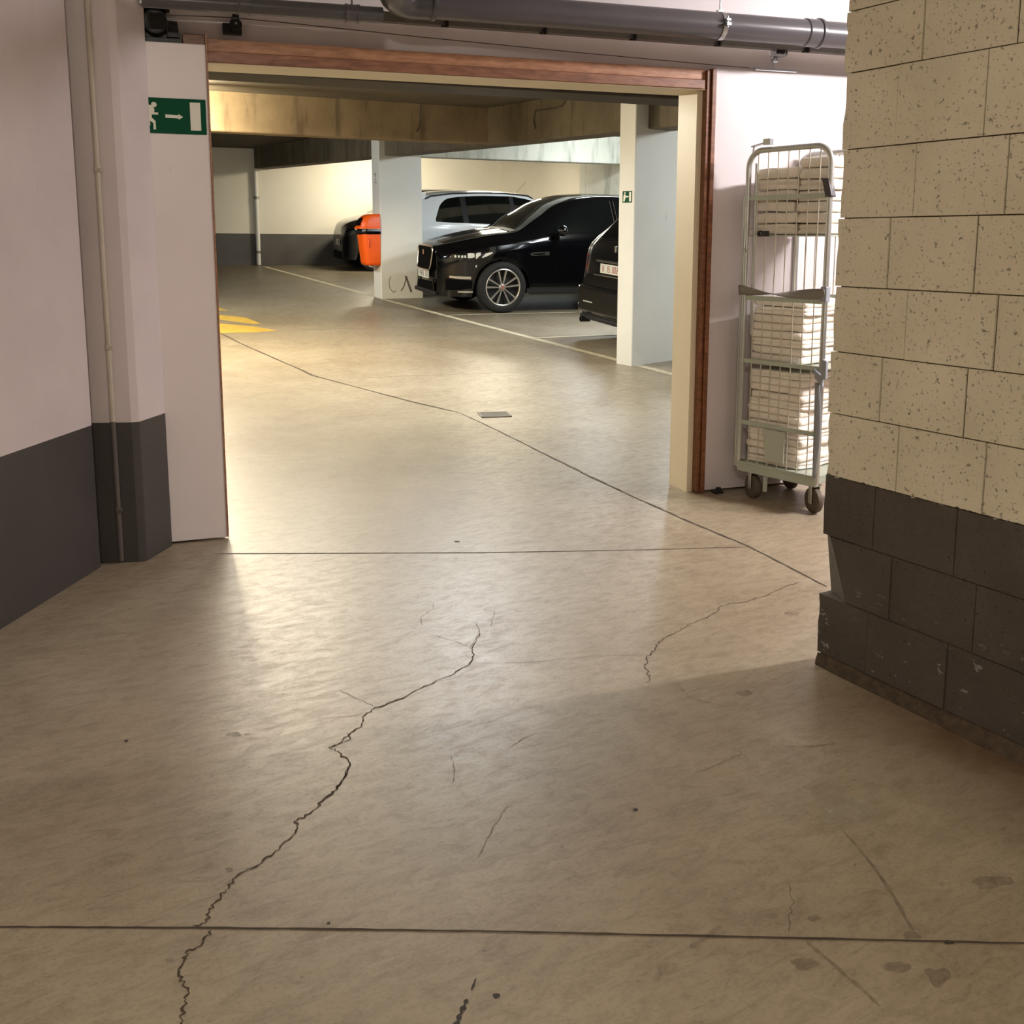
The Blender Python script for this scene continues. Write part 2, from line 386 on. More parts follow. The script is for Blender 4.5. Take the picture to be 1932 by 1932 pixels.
# ================================================================== SETTING
# ---- floor : near slab level, car park slab rising beyond Y0, joints, cracks and paint as marks of the one surface
fm = MB()
fmats = [M[k] for k in ('floor', 'groove', 'crack', 'hair', 'scuff', 'tar', 'pale', 'wpaint', 'ypaint')]
fm.add([(-6, -5, 0), (14, -5, 0), (14, Y0, 0), (-6, Y0, 0), (14, 26, zf(26)), (-6, 26, zf(26))], [(0, 1, 2, 3), (3, 2, 4, 5)])
def lift(p, h): return V((p.x, p.y, p.z + h))
def ribbon(px, wid, mi, h=.0012, jit=0, sub=1, wander=0):
    P = [FL(*q) for q in px]; Q = []
    for a, b in zip(P[:-1], P[1:]):
        for i in range(sub):
            t = i / sub; p = a.lerp(b, t)
            if i and wander:
                d = (b - a).normalized(); p = p + V((-d.y, d.x, 0)) * random.uniform(-wander, wander)
                p.z = zf(p.y)
            Q.append(p)
    Q.append(P[-1]); L = []; Rr = []
    for i, p in enumerate(Q):
        d = (Q[min(i + 1, len(Q) - 1)] - Q[max(i - 1, 0)]); d.normalize(); n = V((-d.y, d.x, 0))
        ww = wid * (1 + random.uniform(-jit, jit)) * .5
        if jit and i in (0, len(Q) - 1): ww *= .3
        L.append(lift(p + n * ww, h)); Rr.append(lift(p - n * ww, h))
    fm.grid([L, Rr], mi, False)
def blob(px, py, rx, ry, mi, n=18, h=.0008, rough=.3):
    s = random.random() * 50
    pts = []
    for i in range(n):
        a = 2 * pi * i / n; k = 1 + rough * noise.noise(V((cos(a) * 1.3 + s, sin(a) * 1.3, s)))
        pts.append(lift(FL(px + rx * k * cos(a), py + ry * k * sin(a)), h))
    fm.add(pts, [tuple(range(n - 1, -1, -1))], mi)
def patch(px, mi, h=.001):
    fm.add([lift(FL(*p), h) for p in px], [tuple(range(len(px)))], mi)
# sawn joints
ribbon([(-60, 1749), (388, 1751), (900, 1757), (1400, 1768), (2000, 1782)], .0055, 1, jit=.25, sub=14, wander=.0008)
ribbon([(400, 1045), (900, 1043), (1200, 1038), (1412, 1032)], .007, 1, jit=.3, sub=8)
ribbon([(415, 628), (452, 647), (504, 670), (566, 697), (589, 708), (641, 722), (709, 740), (773, 757), (868, 779)], .022, 1, jit=.35, sub=4, wander=.003)
ribbon([(868, 779), (950, 818), (1050, 868), (1125, 905), (1200, 940), (1290, 980), (1410, 1030), (1560, 1107)], .012, 1, jit=.45, sub=10, wander=.003)
ribbon([(1050, 866), (1125, 903), (1200, 938), (1290, 977)], .008, 6, jit=.5, sub=6, wander=.004)
ribbon([(413, 629), (525, 624), (780, 617), (960, 612)], .016, 3, jit=.3, sub=3)
ribbon([(413, 566), (575, 564)], .016, 3, jit=.3)
ribbon([(657, 714), (780, 709), (1000, 702)], .012, 3, jit=.3, sub=3)
ribbon([(900, 783), (1080, 775)], .008, 3, jit=.3, sub=3)
# the long crack
ribbon([(905, 1195), (890, 1225), (893, 1238), (885, 1255), (850, 1275), (800, 1295), (760, 1318), (708, 1335), (688, 1350), (683, 1370), (655, 1390), (643, 1402), (620, 1410),
        (640, 1420), (660, 1440), (655, 1455), (643, 1475), (637, 1490), (612, 1505), (600, 1522), (575, 1542), (556, 1550), (562, 1562), (545, 1585), (515, 1612), (488, 1632), (450, 1650), (425, 1680),
        (409, 1700), (395, 1719), (390, 1739), (362, 1750)], .0038, 2, jit=.6, sub=6, wander=.0055)
ribbon([(399, 1756), (382, 1781), (353, 1795), (347, 1816), (337, 1842), (355, 1871), (347, 1898), (341, 1932), (338, 1960)], .0038, 2, jit=.6, sub=7, wander=.005)
ribbon([(660, 1440), (652, 1462), (640, 1482), (628, 1498), (606, 1514)], .003, 2, jit=.6, sub=4, wander=.004)
ribbon([(655, 1382), (662, 1395), (645, 1402)], .0025, 2, jit=.4, sub=3)
ribbon([(760, 1318), (728, 1330), (705, 1341)], .002, 2, jit=.4, sub=3, wander=.002)
ribbon([(1510, 1098), (1480, 1108), (1450, 1122), (1410, 1135), (1360, 1143), (1352, 1155), (1325, 1168), (1295, 1182), (1265, 1198), (1242, 1212), (1235, 1228), (1220, 1240), (1218, 1262), (1225, 1278), (1223, 1290)], .0030, 2, jit=.6, sub=6, wander=.006)
ribbon([(1220, 1235), (1150, 1237), (1085, 1241), (1000, 1250), (895, 1252)], .002, 3, jit=.5, sub=5, wander=.004)
for c in ([(818, 1138), (816, 1150), (795, 1164), (797, 1182)], [(810, 1196), (840, 1205), (870, 1215), (890, 1222)], [(934, 1153), (928, 1168), (926, 1182)], [(885, 1225), (905, 1195), (900, 1175)],
          [(640, 1302), (672, 1318), (706, 1333)], [(600, 1355), (650, 1352), (685, 1347)], [(1482, 1661), (1499, 1704), (1487, 1728), (1490, 1762)], [(1280, 1290), (1300, 1318), (1380, 1335)],
          [(1310, 1460), (1360, 1440), (1400, 1422), (1380, 1410)], [(850, 1425), (858, 1450), (853, 1480)], [(1690, 1020), (1700, 1025)], [(900, 1620), (930, 1560), (960, 1520)], [(960, 1410), (985, 1395), (1010, 1385)]):
    ribbon(c, .0022, 3, jit=.5, sub=5, wander=.004)
ribbon([(1591, 1569), (1641, 1627), (1685, 1690), (1723, 1757)], .008, 4, jit=.4, sub=5, wander=.002)
ribbon([(1520, 1775), (1560, 1810), (1630, 1870), (1660, 1900)], .008, 4, jit=.4, sub=5, wander=.002)
ribbon([(1300, 1790), (1335, 1766), (1362, 1748)], .009, 4, jit=.6, sub=5, wander=.003)
ribbon([(1480, 1410), (1540, 1408), (1583, 1402)], .006, 4, jit=.5, sub=4, wander=.002)
ribbon([(898, 1846), (893, 1860), (889, 1869)], .004, 5, jit=.4, sub=3)
ribbon([(881, 1886), (872, 1906), (866, 1920), (858, 1940)], .0085, 5, jit=.6, sub=5, wander=.002)
blob(937, 1879, 7, 5, 5)
blob(1598, 1528, 52, 26, 6, 26, rough=.9)
for b in ((1196, 1527, 11, 6, 6), (1210, 1338, 14, 4, 6), (1778, 1668, 5, 6, 6), (1866, 1743, 4, 3, 6), (1613, 1632, 3, 3, 6)): blob(*b, rough=.6)
for b in ((1198, 1528, 5, 3, 5), (1700, 1825, 26, 12, 4), (1768, 1845, 26, 18, 4), (1535, 1732, 12, 6, 4), (1718, 1765, 16, 7, 4), (1520, 1818, 24, 12, 4), (1870, 1665, 40, 12, 4), (620, 1742, 4, 2, 5), (1790, 1778, 12, 4, 5),
          (440, 1386, 15, 4, 4), (432, 1642, 8, 5, 4), (468, 1386, 7, 2, 4), (1495, 1158, 16, 4, 4), (1405, 1308, 20, 5, 4), (862, 1022, 6, 1.5, 5), (238, 1398, 4, 2, 5), (320, 1812, 9, 4, 4)): blob(*b, rough=.6)
# paint in the car park
def line(a, b, wid, mi, sub=12):
    n = sub; L = []; Rr = []
    d = (V(b) - V(a)).normalized(); q = V((-d.y, d.x, 0)) * wid / 2
    for i in range(n + 1):
        p = V(a).lerp(V(b), i / n); L.append((p.x + q.x, p.y + q.y, zf(p.y) + .002)); Rr.append((p.x - q.x, p.y - q.y, zf(p.y) + .002))
    fm.grid([L, Rr], mi, False)
line((6.38, 7.4, 0), (6.36, 15.2, 0), .10, 7); line((6.42, 15.6, 0), (6.52, 22.3, 0), .10, 7)
line((6.36, 10.53, 0), (9.6, 10.3, 0), .10, 7); line((6.3, 12.98, 0), (10.9, 12.35, 0), .10, 7)
line((6.45, 17.95, 0), (10.9, 17.55, 0), .10, 7); line((6.5, 20.6, 0), (10.9, 20.1, 0), .10, 7)
patch([(380, 574), (412, 580), (431, 587), (408, 585), (380, 582)], 8)
patch([(380, 592), (413, 594), (463, 599), (493, 611), (473, 611), (413, 603), (380, 600)], 8)
patch([(380, 606), (413, 610), (479, 616), (525, 624), (483, 627), (413, 629), (380, 630)], 8)
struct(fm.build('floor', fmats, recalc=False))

# ---- left wall and the stepped column at its end
LW1 = V((.545, 4.439, 0)); LW0 = V((.129, 3.879, 0)); LD = (LW1 - LW0).normalized(); LN = V((LD.y, -LD.x, 0))   # LN points into the room
mb = MB(); a = LW1; b = LW1 - LD * 9.5
mb.add([a, b, b + V((0, 0, 3.05)), a + V((0, 0, 3.05)), a - LN * .2, b - LN * .2, b - LN * .2 + V((0, 0, 3.05)), a - LN * .2 + V((0, 0, 3.05))],
       [(0, 1, 2, 3), (4, 7, 6, 5), (0, 4, 5, 1), (3, 2, 6, 7), (0, 3, 7, 4), (1, 5, 6, 2)])
struct(mb.build('wall_left', M['left']))
A = V((.560, 4.490, 0)); B = V((.700, 4.428, 0)); C = V((.733, 4.427, 0)); D = V((.871, 4.596, 0)); E_ = V((.90, 4.90, 0)); F_ = V((.40, 4.90, 0)); Gc = V((.40, 4.56, 0))
mb = MB(); mb.prism([(p.x, p.y) for p in (A, B, C, D, E_, F_, Gc)], 0, 3.05, lambda u, v, h: (u, v, h))
struct(mb.build('wall_column', M['left'], bevel=.004))

# ---- gate wall: lintel zone above, right part behind the sliding door, opening between g .24 and 2.69
mb = MB(); gb = lambda g, n, z: G(g, n, z)
mb.box((-1.6, 4.80, 2.14), (9.1, 4.98, 3.05), 0, gb)
mb.box((2.72, 4.80, 0), (9.1, 4.98, 2.14), 0, gb)
mb.box((-1.6, 4.80, 0), (.10, 4.98, 2.14), 0, gb)
struct(mb.build('wall_gate', M['gatewall']))
mb = MB()
mb.box((.10, 4.752, 2.138), (2.745, 4.985, 2.1405), 0, gb)
mb.box((2.684, 4.785, 0), (2.724, 4.985, 2.139), 0, gb)
mb.box((.10, 4.80, 0), (.23, 4.985, 2.139), 0, gb)
struct(mb.build('trim_1', M['cream']), 'cream lining of the gate opening')
mb = MB()
mb.box((.246, 4.765, 2.19), (2.72, 4.802, 2.243), 1, gb)
mb.box((.246, 4.742, 2.141), (2.705, 4.80, 2.187), 0, gb)
mb.box((.147, 4.75, 2.206), (.240, 4.80, 2.256), 0, gb)
struct(mb.build('trim_2', [M['wood'], M['wood_lit']], bevel=.003), 'reddish brown wooden boards over the gate opening')
mb = MB()
mb.box((2.716, 4.742, .004), (2.738, 4.80, 2.236), 0, gb)
mb.box((2.740, 4.728, .004), (2.764, 4.80, 2.244), 0, gb)
struct(mb.build('trim_3', M['woodv'], bevel=.003), 'dark brown wooden edge post right of the gate opening')

# ---- doors: fixed white leaf on the left, sliding fire door on the right
d1 = MB().box((-.02, 4.70, .012), (.238, 4.75, 2.205), 0, gb).build('door_1', M['leaf'], bevel=.002); struct(d1, 'white door panel left of the gate opening, exit sign on it')
mb = MB(); mb.box((.2385, 4.697, .012), (.2455, 4.752, 2.262), 0, gb)
e1 = mb.build('wood_edge', M['woodl']); e1.parent = d1
d2 = MB().box((2.766, 4.745, .012), (4.35, 4.80, 2.252), 0, gb).build('door_2', M['leafr'], bevel=.002); struct(d2, 'large white sliding fire door right of the gate opening')

# ---- block wall on the right: blocks of 29 x 20 cm in two alternating bonds
mb = MB(); X0 = 2.434; YC = 2.209
zr = [-.16, .042, .241, .440, .638, .838, 1.032, 1.234, 1.441, 1.645, 1.868, 2.045, 2.245, 2.445, 2.645, 2.845, 3.045]
for i in range(len(zr) - 1):
    z0, z1 = zr[i], zr[i + 1]
    s = [-.004 + random.uniform(-.004, .004)] + [(.19 if i % 2 else .265) + k * .283 for k in range(24)]
    if i == 0: continue
    for j in range(len(s) - 1):
        if s[j] > 6.6: break
        g0 = .0022 if j else 0
        rx = random.uniform(-.0025, .0025)
        ya, yb = YC - s[j] - g0, YC - s[j + 1] + .0022
        za, zb = z0 + .0018, z1 - .0018
        xa, xb = X0 + rx, X0 + .19
        if i == 2 and j == 0:     # chipped end block
            mb.prism([(0, 0), (1, 0), (2, 0), (3, 0), (4, 0)], za, zb, lambda u, v, h: ((xa, ya - .105 + .075 * (h - za) / (zb - za), h), (xa + .05 - .03 * (h - za) / (zb - za), ya, h), (xb, ya, h), (xb, yb, h), (xa, yb, h))[int(u)])
        elif j == 0:              # ragged outer edge of the end blocks
            n = 6; ed = [(ya + random.uniform(-.006, .003)) for _ in range(n + 1)]
            for q in range(n):
                zc, zd = za + (zb - za) * q / n, za + (zb - za) * (q + 1) / n
                mb.hexa([(xa, ed[q], zc), (xb, ed[q], zc), (xb, yb, zc), (xa, yb, zc), (xa, ed[q + 1], zd), (xb, ed[q + 1], zd), (xb, yb, zd), (xa, yb, zd)])
        else:
            mb.box((xa, yb, za), (xb, ya, zb))
mb.box((X0 + .003, -4.4, 0), (X0 + .188, YC - .006, .0425), 2)
# mortar bed behind the joints and the smeared foot
mb.box((X0 + .005, -4.4, 0), (X0 + .185, YC - .12, 3.04), 1)
for z0_, z1_ in ((.04, .236), (.444, 3.04)): mb.box((X0 + .006, YC - .2, z0_), (X0 + .184, YC - .014, z1_), 1)
rows = []
for k in range(111):
    y = YC + .004 - k * .06; q = .012 + .006 * noise.noise(V((y * 7, 0, 0))) + min(.014, k * .0012)
    rows.append([(X0 - q, y, 0.0), (X0 - q * .75, y, .018 + .008 * noise.noise(V((y * 9, 3, 0)))), (X0 + .002, y, .04)])
mb.grid(rows, 2, True)
struct(mb.build('wall_right', [M['block'], M['mortar'], plain('dirty_mortar_foot', (74, 61, 46), .95, var=.45, vs=38, bmp=.8)]))

# ---- rest of the near room
struct(MB().box((-7, -5, 3.05), (2.6, 4.2, 3.2)).build('ceiling', M['ceil']))
mbx = MB(); mbx.box((-2.5, -3.0, 3.051), (9.1, 4.98, 3.2), 0, gb); struct(mbx.build('ceiling_gate', M['ceil']))
struct(MB().box((-7, -4.6, 0), (7, -4.4, 3.05)).build('wall_back', M['left']))
mb = MB(); mb.box((8.9, -3.0, 0), (9.1, 4.80, 3.05), 0, gb); struct(mb.build('wall_recess', M['left']))
mb = MB(); mb.box((2.2, -3.1, 0), (9.1, -2.9, 3.05), 0, gb); struct(mb.build('wall_recess_back', M['left']))

# ---- car park shell
ZC = lambda y: 2.47 + .030 * (y - 8)              # underside of the beams
ZS = lambda y: 2.90 + .030 * (y - 8)              # underside of the slab
struct(MB().add([(-3, 5.58, ZS(5.5) + .05), (14, 2.34, ZS(3) + .05), (14, 26, ZS(26)), (-3, 26, ZS(26)), (-3, 5.58, ZS(5.5) + .3), (14, 2.34, ZS(3) + .3), (14, 26, ZS(26) + .2), (-3, 26, ZS(26) + .2)],
    [(3, 2, 1, 0), (4, 5, 6, 7), (0, 1, 5, 4), (1, 2, 6, 5), (2, 3, 7, 6), (3, 0, 4, 7)]).build('ceiling_car_park', M['slab']))
TB = V((2.447, -.367, 0)).normalized()             # run of the oblique back wall and stall lines
bw0 = V((5.63, 22.86, 0))
mb = MB(); p = bw0 - TB * 8; q = bw0 + TB * 6.9; nn = V((-TB.y, TB.x, 0)) * .2
mb.hexa([p, q, q + nn, p + nn] + [x + V((0, 0, 4.2)) for x in (p, q, q + nn, p + nn)])
struct(mb.build('wall_car_park_back', M['backwall']))
struct(MB().box((12.3, 4, 0), (12.5, 23, 4)).build('wall_car_park_right', M['backwall']))
struct(MB().box((-1.2, 5.2, 0), (-1.0, 25, 4)).build('wall_unseen_left', M['backwall']))  # unseen wall, added to contain and reflect the lamp light
struct(MB().box((11.0, 11.5, 0), (12.31, 16.45, 4)).build('wall_pier', M['concl']))
# beams
def beam(name, poly, mat, **kw):                  # poly: plan quad, hung from the slab
    m_ = MB(); lo = [(x, y, ZC(y) + kw.get('dz', 0)) for x, y in poly]; hi = [(x, y, ZS(y) + .05) for x, y in poly]
    m_.hexa(lo + hi); return struct(m_.build(name, mat, bevel=.012, segs=1))
beam('beam_row', [(6.47, 7.6), (6.85, 7.6), (6.85, 23.0), (6.47, 23.0)], M['concm'])
def xb(y0, thick, x0, x1, sl=-.14): return [(x0, y0 + sl * x0), (x1, y0 + sl * x1), (x1, y0 + thick + sl * x1), (x0, y0 + thick + sl * x0)]
beam('beam_aisle', xb(12.35, .34, -1.0, 6.6, -.08), M['conc'], dz=.015)
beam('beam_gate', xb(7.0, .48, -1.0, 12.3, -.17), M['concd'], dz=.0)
beam('beam_stall', xb(16.2, .36, 6.5, 12.3), M['concl'])
# bracket on the first pillar
# pillars
def pillar(name, c, fl_, wd, lab):
    c = V(c); d = V(fl_) - c; d.normalize(); e = V((d.y, -d.x, 0)); L = (V(fl_) - c).length
    pts = [c, c + e * wd, c + e * wd + d * L, c + d * L]
    m_ = MB(); m_.hexa([(p.x, p.y, zf(p.y) - .05) for p in pts] + [(p.x, p.y, ZS(p.y) + .05) for p in pts])
    o = m_.build(name, M['pillar'], bevel=.012); struct(o, lab); return c, d, e
P1 = pillar('pillar_1', (6.37, 15.271, 0), (6.382, 15.613, 0), .735, 'white pillar with the orange bin')
P2 = pillar('pillar_2', (6.284, 8.39, 0), (6.235, 8.60, 0), .74, 'white pillar nearest the gate with small exit sign')
# black scrapes low on the first pillar (near face)
def pface(P, u, z, h=.003): c, d, e = P; return c + e * u - d * h + V((0, 0, z + zf(c.y)))
mb = MB()
for ux, pts in ((0, [(.16, .36), (.13, .26), (.15, .16), (.21, .10), (.25, .13)]), (1, [(.34, .12), (.40, .22), (.43, .33), (.41, .36)]), (2, [(.43, .36), (.47, .24), (.52, .10)])):
    for (a_, b_) in zip(pts[:-1], pts[1:]):
        pa, pb = V((a_[0], a_[1], 0)), V((b_[0], b_[1], 0)); dd = (pb - pa).normalized(); q = V((-dd.y, dd.x, 0)) * (.005, .008, .017)[ux]
        mb.add([pface(P1, *(pa + q)[:2]), pface(P1, *(pa - q)[:2]), pface(P1, *(pb - q)[:2]), pface(P1, *(pb + q)[:2])], [(0, 1, 2, 3)])
sc = mb.build('trim_4', M['scr']); struct(sc, 'black scrapes low on the white pillar with the bin')

# ---- dark door at the far left of the back wall
mb = MB(); bp = bw0 - TB * .02
f_ = lambda u, n_, z: bp + TB * u - V((-TB.y, TB.x, 0)) * n_ + V((0, 0, z + .78))
mb.box((-.95, .0, 0), (.0, .05, 2.25), 0, f_); dd = struct(mb.build('door_3', plain('door_dark', (44, 46, 52), .5), bevel=.005), 'dark door at the far end of the aisle')

GM = Matrix((EG, NG, V((0, 0, 1)))).transposed().to_4x4()
for o in list(COL.objects):                        # walls, doors and trims of the gate carry the gate's own axes
    if o.name in ('wall_gate', 'trim_1', 'trim_2', 'trim_3', 'door_1', 'door_2', 'ceiling_gate', 'wall_recess', 'wall_recess_back', 'wood_edge'):
        o.data.transform(GM.inverted())
        if not o.parent: o.matrix_world = GM
# ================================================================== FIXED THINGS ON THE GATE WALL
# ---- exit sign on the left door panel
sg = empty('exit_sign', G(.107, 4.699, 1.90)); tag(sg, 'green emergency exit sign with running man and arrow, on white door panel', 'sign')
SN = 4.699
def sgm(name, mat, polys, n0, n1):
    m_ = MB()
    for po in polys: m_.prism(po, n0, n1, lambda u, v, h: G(u, SN - h, v))
    return part(m_, name, mat, sg)
sgm('sign_plate', M['green'], [[(-.012, 1.827), (.228, 1.826), (.228, 1.974), (-.012, 1.975)]], 0, .003)
U0, Z0 = -.012, 1.827
cir = lambda cx, cz, r: [(cx + r * cos(2 * pi * i / 16), cz + r * sin(2 * pi * i / 16)) for i in range(16)]
q = lambda pts: [(U0 + u * .240, Z0 + z * .148) for u, z in pts]
sgm('running_man', M['signw'], [cir(U0 + .115 * .24, Z0 + .80 * .148, .0112),
    q([(.0, .60), (.0, .72), (.06, .72), (.10, .66), (.115, .56), (.125, .50), (.19, .50), (.19, .555), (.195, .57), (.135, .57), (.12, .70), (.07, .76), (.0, .76)])[:0] or
    q([(.0, .78), (.0, .70), (.03, .68), (.025, .62), (.01, .45), (.07, .47), (.07, .52), (.18, .52), (.18, .58), (.115, .58), (.12, .68), (.085, .76), (.05, .79)]),
    q([(.01, .45), (.0, .33), (.0, .20), (.04, .22), (.035, .34), (.09, .28), (.09, .10), (.13, .10), (.13, .34), (.07, .43), (.07, .47)])], .0031, .0037)
sgm('arrow', M['signw'], [q([(.30, .445), (.30, .535), (.50, .525), (.50, .435)]), q([(.525, .56), (.60, .475), (.525, .40)]), q([(.50, .525), (.53, .53), (.53, .43), (.50, .435)])], .0031, .0037)
sgm('door_symbol', M['signw'], [q([(.725, .90), (.905, .90), (.905, .105), (.725, .105)])], .0031, .0037)

# ---- rail with hooks
ZR = 2.345
rl = empty('sliding_door_rail', G(1.8, 4.66, ZR)); tag(rl, 'long grey metal sliding door rail under the grey pipe', 'rail')
mb = MB(); mb.box((-.02, 4.635, ZR - .003), (4.4, 4.685, ZR), 0, gb); mb.box((-.02, 4.635, ZR), (4.4, 4.638, ZR + .036), 0, gb); mb.box((-.02, 4.682, ZR), (4.4, 4.685, ZR + .036), 0, gb)
mb.box((-.02, 4.635, ZR + .036), (4.4, 4.685, ZR + .039), 0, gb)
part(mb, 'channel', M['rail'], rl)
for x_, y_ in ((660, 37), (843, 52), (1028, 64), (1197, 76), (1356, 87), (1522, 97)):
    p = gpl(x_, y_, 4.63); g_ = p.dot(EG); z_ = ZR
    mb = MB(); mb.box((g_ - .004, 4.610, z_ - .012), (g_ + .004, 4.634, z_ + .02), 0, gb); mb.box((g_ - .028, 4.615, z_ - .014), (g_ + .004, 4.632, z_ - .006), 0, gb)
    mb.box((g_ + .004, 4.626, z_ - .002), (g_ + .05, 4.634, z_ + .018), 1, gb); mb.box((g_ - .006, 4.684, z_ + .028), (g_ + .006, 4.802, z_ + .036), 1, gb)
    part(mb, 'rail_bracket', [M['blackm'], M['rail']], rl)

# ---- closing drum, pulley, cable
dr = empty('door_closer', G(.06, 4.70, 2.29)); tag(dr, 'black door closing drum with bracket above the white door panel', 'door closer')
mb = MB(); mb.box((-.014, 4.74, 2.208), (.146, 4.80, 2.232), 0, gb); mb.box((-.014, 4.76, 2.232), (.085, 4.80, 2.352), 0, gb); mb.box((-.014, 4.70, 2.345), (.10, 4.80, 2.352), 0, gb)
part(mb, 'base_plate', M['blackb'], dr, .003)
mb = MB(); c_ = G(.038, 4.76, 2.290); mb.lathe([(0, 0), (.049, 0), (.051, .006), (.051, .05), (.047, .056), (.044, .056), (.043, .052), (0, .052)], c_, -NG, 40); part(mb, 'drum', M['blackb'], dr)
mb = MB(); mb.prism([(.085, 2.235), (.135, 2.235), (.128, 2.30), (.092, 2.302)], 4.74, 4.765, lambda u, v, h: G(u, h, v)); mb.lathe([(0, 0), (.007, 0), (.007, .004), (0, .004)], G(.112, 4.739, 2.272), -NG, 12); part(mb, 'side_bracket', M['blackm'], dr, .003)
pu = empty('cable_pulley', G(.355, 4.72, 2.30)); tag(pu, 'small black cable pulley on the wall over the wooden boards', 'pulley')
mb = MB(); mb.box((.318, 4.77, 2.268), (.40, 4.80, 2.315), 0, gb); part(mb, 'base_plate', M['blackb'], pu, .003)
mb = MB(); mb.lathe([(0, 0), (.027, 0), (.027, .003), (.022, .007), (.027, .011), (.027, .014), (0, .014)], G(.372, 4.755, 2.305), -NG, 28); part(mb, 'wheel', M['blackm'], pu)
mb = MB(); mb.box((.358, 4.725, 2.295), (.386, 4.742, 2.345), 0, gb); mb.box((.358, 4.73, 2.335), (.386, 4.80, 2.345), 0, gb); mb.lathe([(0, 0), (.005, 0), (.005, .004), (0, .004)], G(.372, 4.724, 2.307), -NG, 10, 1); part(mb, 'fork', [M['blackm'], M['zinc']], pu, .002)
pts = [G(.085, 4.745, 2.325), G(.25, 4.745, 2.331), G(.365, 4.745, 2.333), G(.6, 4.74, 2.326), G(1.2, 4.735, 2.303), G(2.0, 4.735, 2.279), G(2.72, 4.735, 2.262), G(2.96, 4.735, 2.258)]
cb = MB().tube(pts, .0022, 6).build('steel_cable', M['cable']); tag(cb, 'thin steel cable sagging from the black drum along the wall above the gate', 'cable')

# ---- hanger of the sliding door
hg = empty('door_hanger', G(3.12, 4.68, 2.27)); tag(hg, 'shiny zinc roller hanger carrying the top of the sliding door', 'door hanger')
p0 = gpl(1424, 128, 4.735); p1 = gpl(1502, 132, 4.735); ga, gc = p0.dot(EG), p1.dot(EG); gm = gpl(1462, 118, 4.70).dot(EG)
mb = MB(); mb.box((ga, 4.728, 2.247), (gc, 4.80, 2.262), 0, gb); part(mb, 'top_plate', M['zinc'], hg, .002)
mb = MB(); mb.tube([G(gm, 4.71, 2.262), G(gm, 4.70, 2.30)], .007, 10); mb.lathe([(.010, 0), (.020, .008), (.020, .024), (.011, .032), (0, .032)], G(gm, 4.70, 2.284), (0, 0, 1), 6); part(mb, 'bolt', M['zinc'], hg)
mb = MB(); mb.box((gm - .036, 4.64, 2.312), (gm + .036, 4.70, 2.320), 0, gb); mb.box((gm - .036, 4.64, 2.320), (gm - .032, 4.69, 2.342), 0, gb); mb.box((gm + .032, 4.64, 2.320), (gm + .036, 4.69, 2.342), 0, gb); part(mb, 'carriage', M['zinc'], hg, .002)
for du in (-.018, .012):
    mb = MB(); mb.lathe([(0, 0), (.014, 0), (.014, .014), (0, .014)], G(gm + du, 4.664, 2.334), -NG, 16); part(mb, 'roller', M['blackm'], hg)
ds = MB(); p = gpl(1352, 922, 4.72); gs = p.dot(EG); ds.box((gs - .025, 4.69, 0), (gs + .025, 4.735, .012), 0, gb); ds.lathe([(0, 0), (.014, 0), (.014, .018), (0, .02)], G(gs + .006, 4.71, .012), (0, 0, 1), 14)
tag(ds.build('door_guide', M['blackb'], bevel=.002), 'small black floor guide under the left edge of the sliding door', 'door guide')

# ---- drain pipe along the gate wall with the branch coming from above
NP = 4.45; zp = gpl(1345, 49, NP).z; RP = .0625
dp = empty('drain_pipe', G(2.6, NP, zp)); tag(dp, 'fat grey plastic drain pipe running along the wall over the gate', 'pipe')
part(MB().tube([G(1.16, NP, zp), G(2.4, NP, zp + .002), G(4.6, NP, zp + .004)], RP, 40), 'pipe', M['pvc'], dp)
def ring(g_, r0, r1, w_): return [(r0, -w_), (r1, -w_), (r1 + .003, -w_ * .6), (r1 + .003, w_ * .6), (r1, w_), (r0, w_)]
g1 = gpl(1543, 60, NP).dot(EG); mb = MB(); mb.lathe([(RP, -.075), (RP + .0045, -.07), (RP + .0045, .0), (RP + .010, .004), (RP + .010, .018), (RP, .022)], G(g1 - .01, NP, zp + .003), EG, 40); part(mb, 'coupling', M['pvc'], dp)
g2 = gpl(1358, 45, NP).dot(EG); mb = MB(); mb.lathe([(RP, -.012), (RP + .003, -.012), (RP + .003, .012), (RP, .012)], G(g2, NP, zp + .002), EG, 40)
mb.box((g2 - .012, NP - .088, zp - .01), (g2 + .012, NP - .06, zp + .004), 0, gb); mb.box((g2 - .012, NP - .085, zp + .012), (g2 + .012, NP - .06, zp + .022), 0, gb); mb.tube([G(g2, NP - .074, zp - .016), G(g2, NP - .074, zp + .034)], .004, 8)
mb.box((g2 - .016, NP - .012, zp + RP), (g2 + .016, NP + .012, zp + RP + .012), 0, gb); mb.tube([G(g2, NP, zp + RP), G(g2, NP, 3.05)], .004, 8)
part(mb, 'pipe_clamp', M['zinc'], dp)
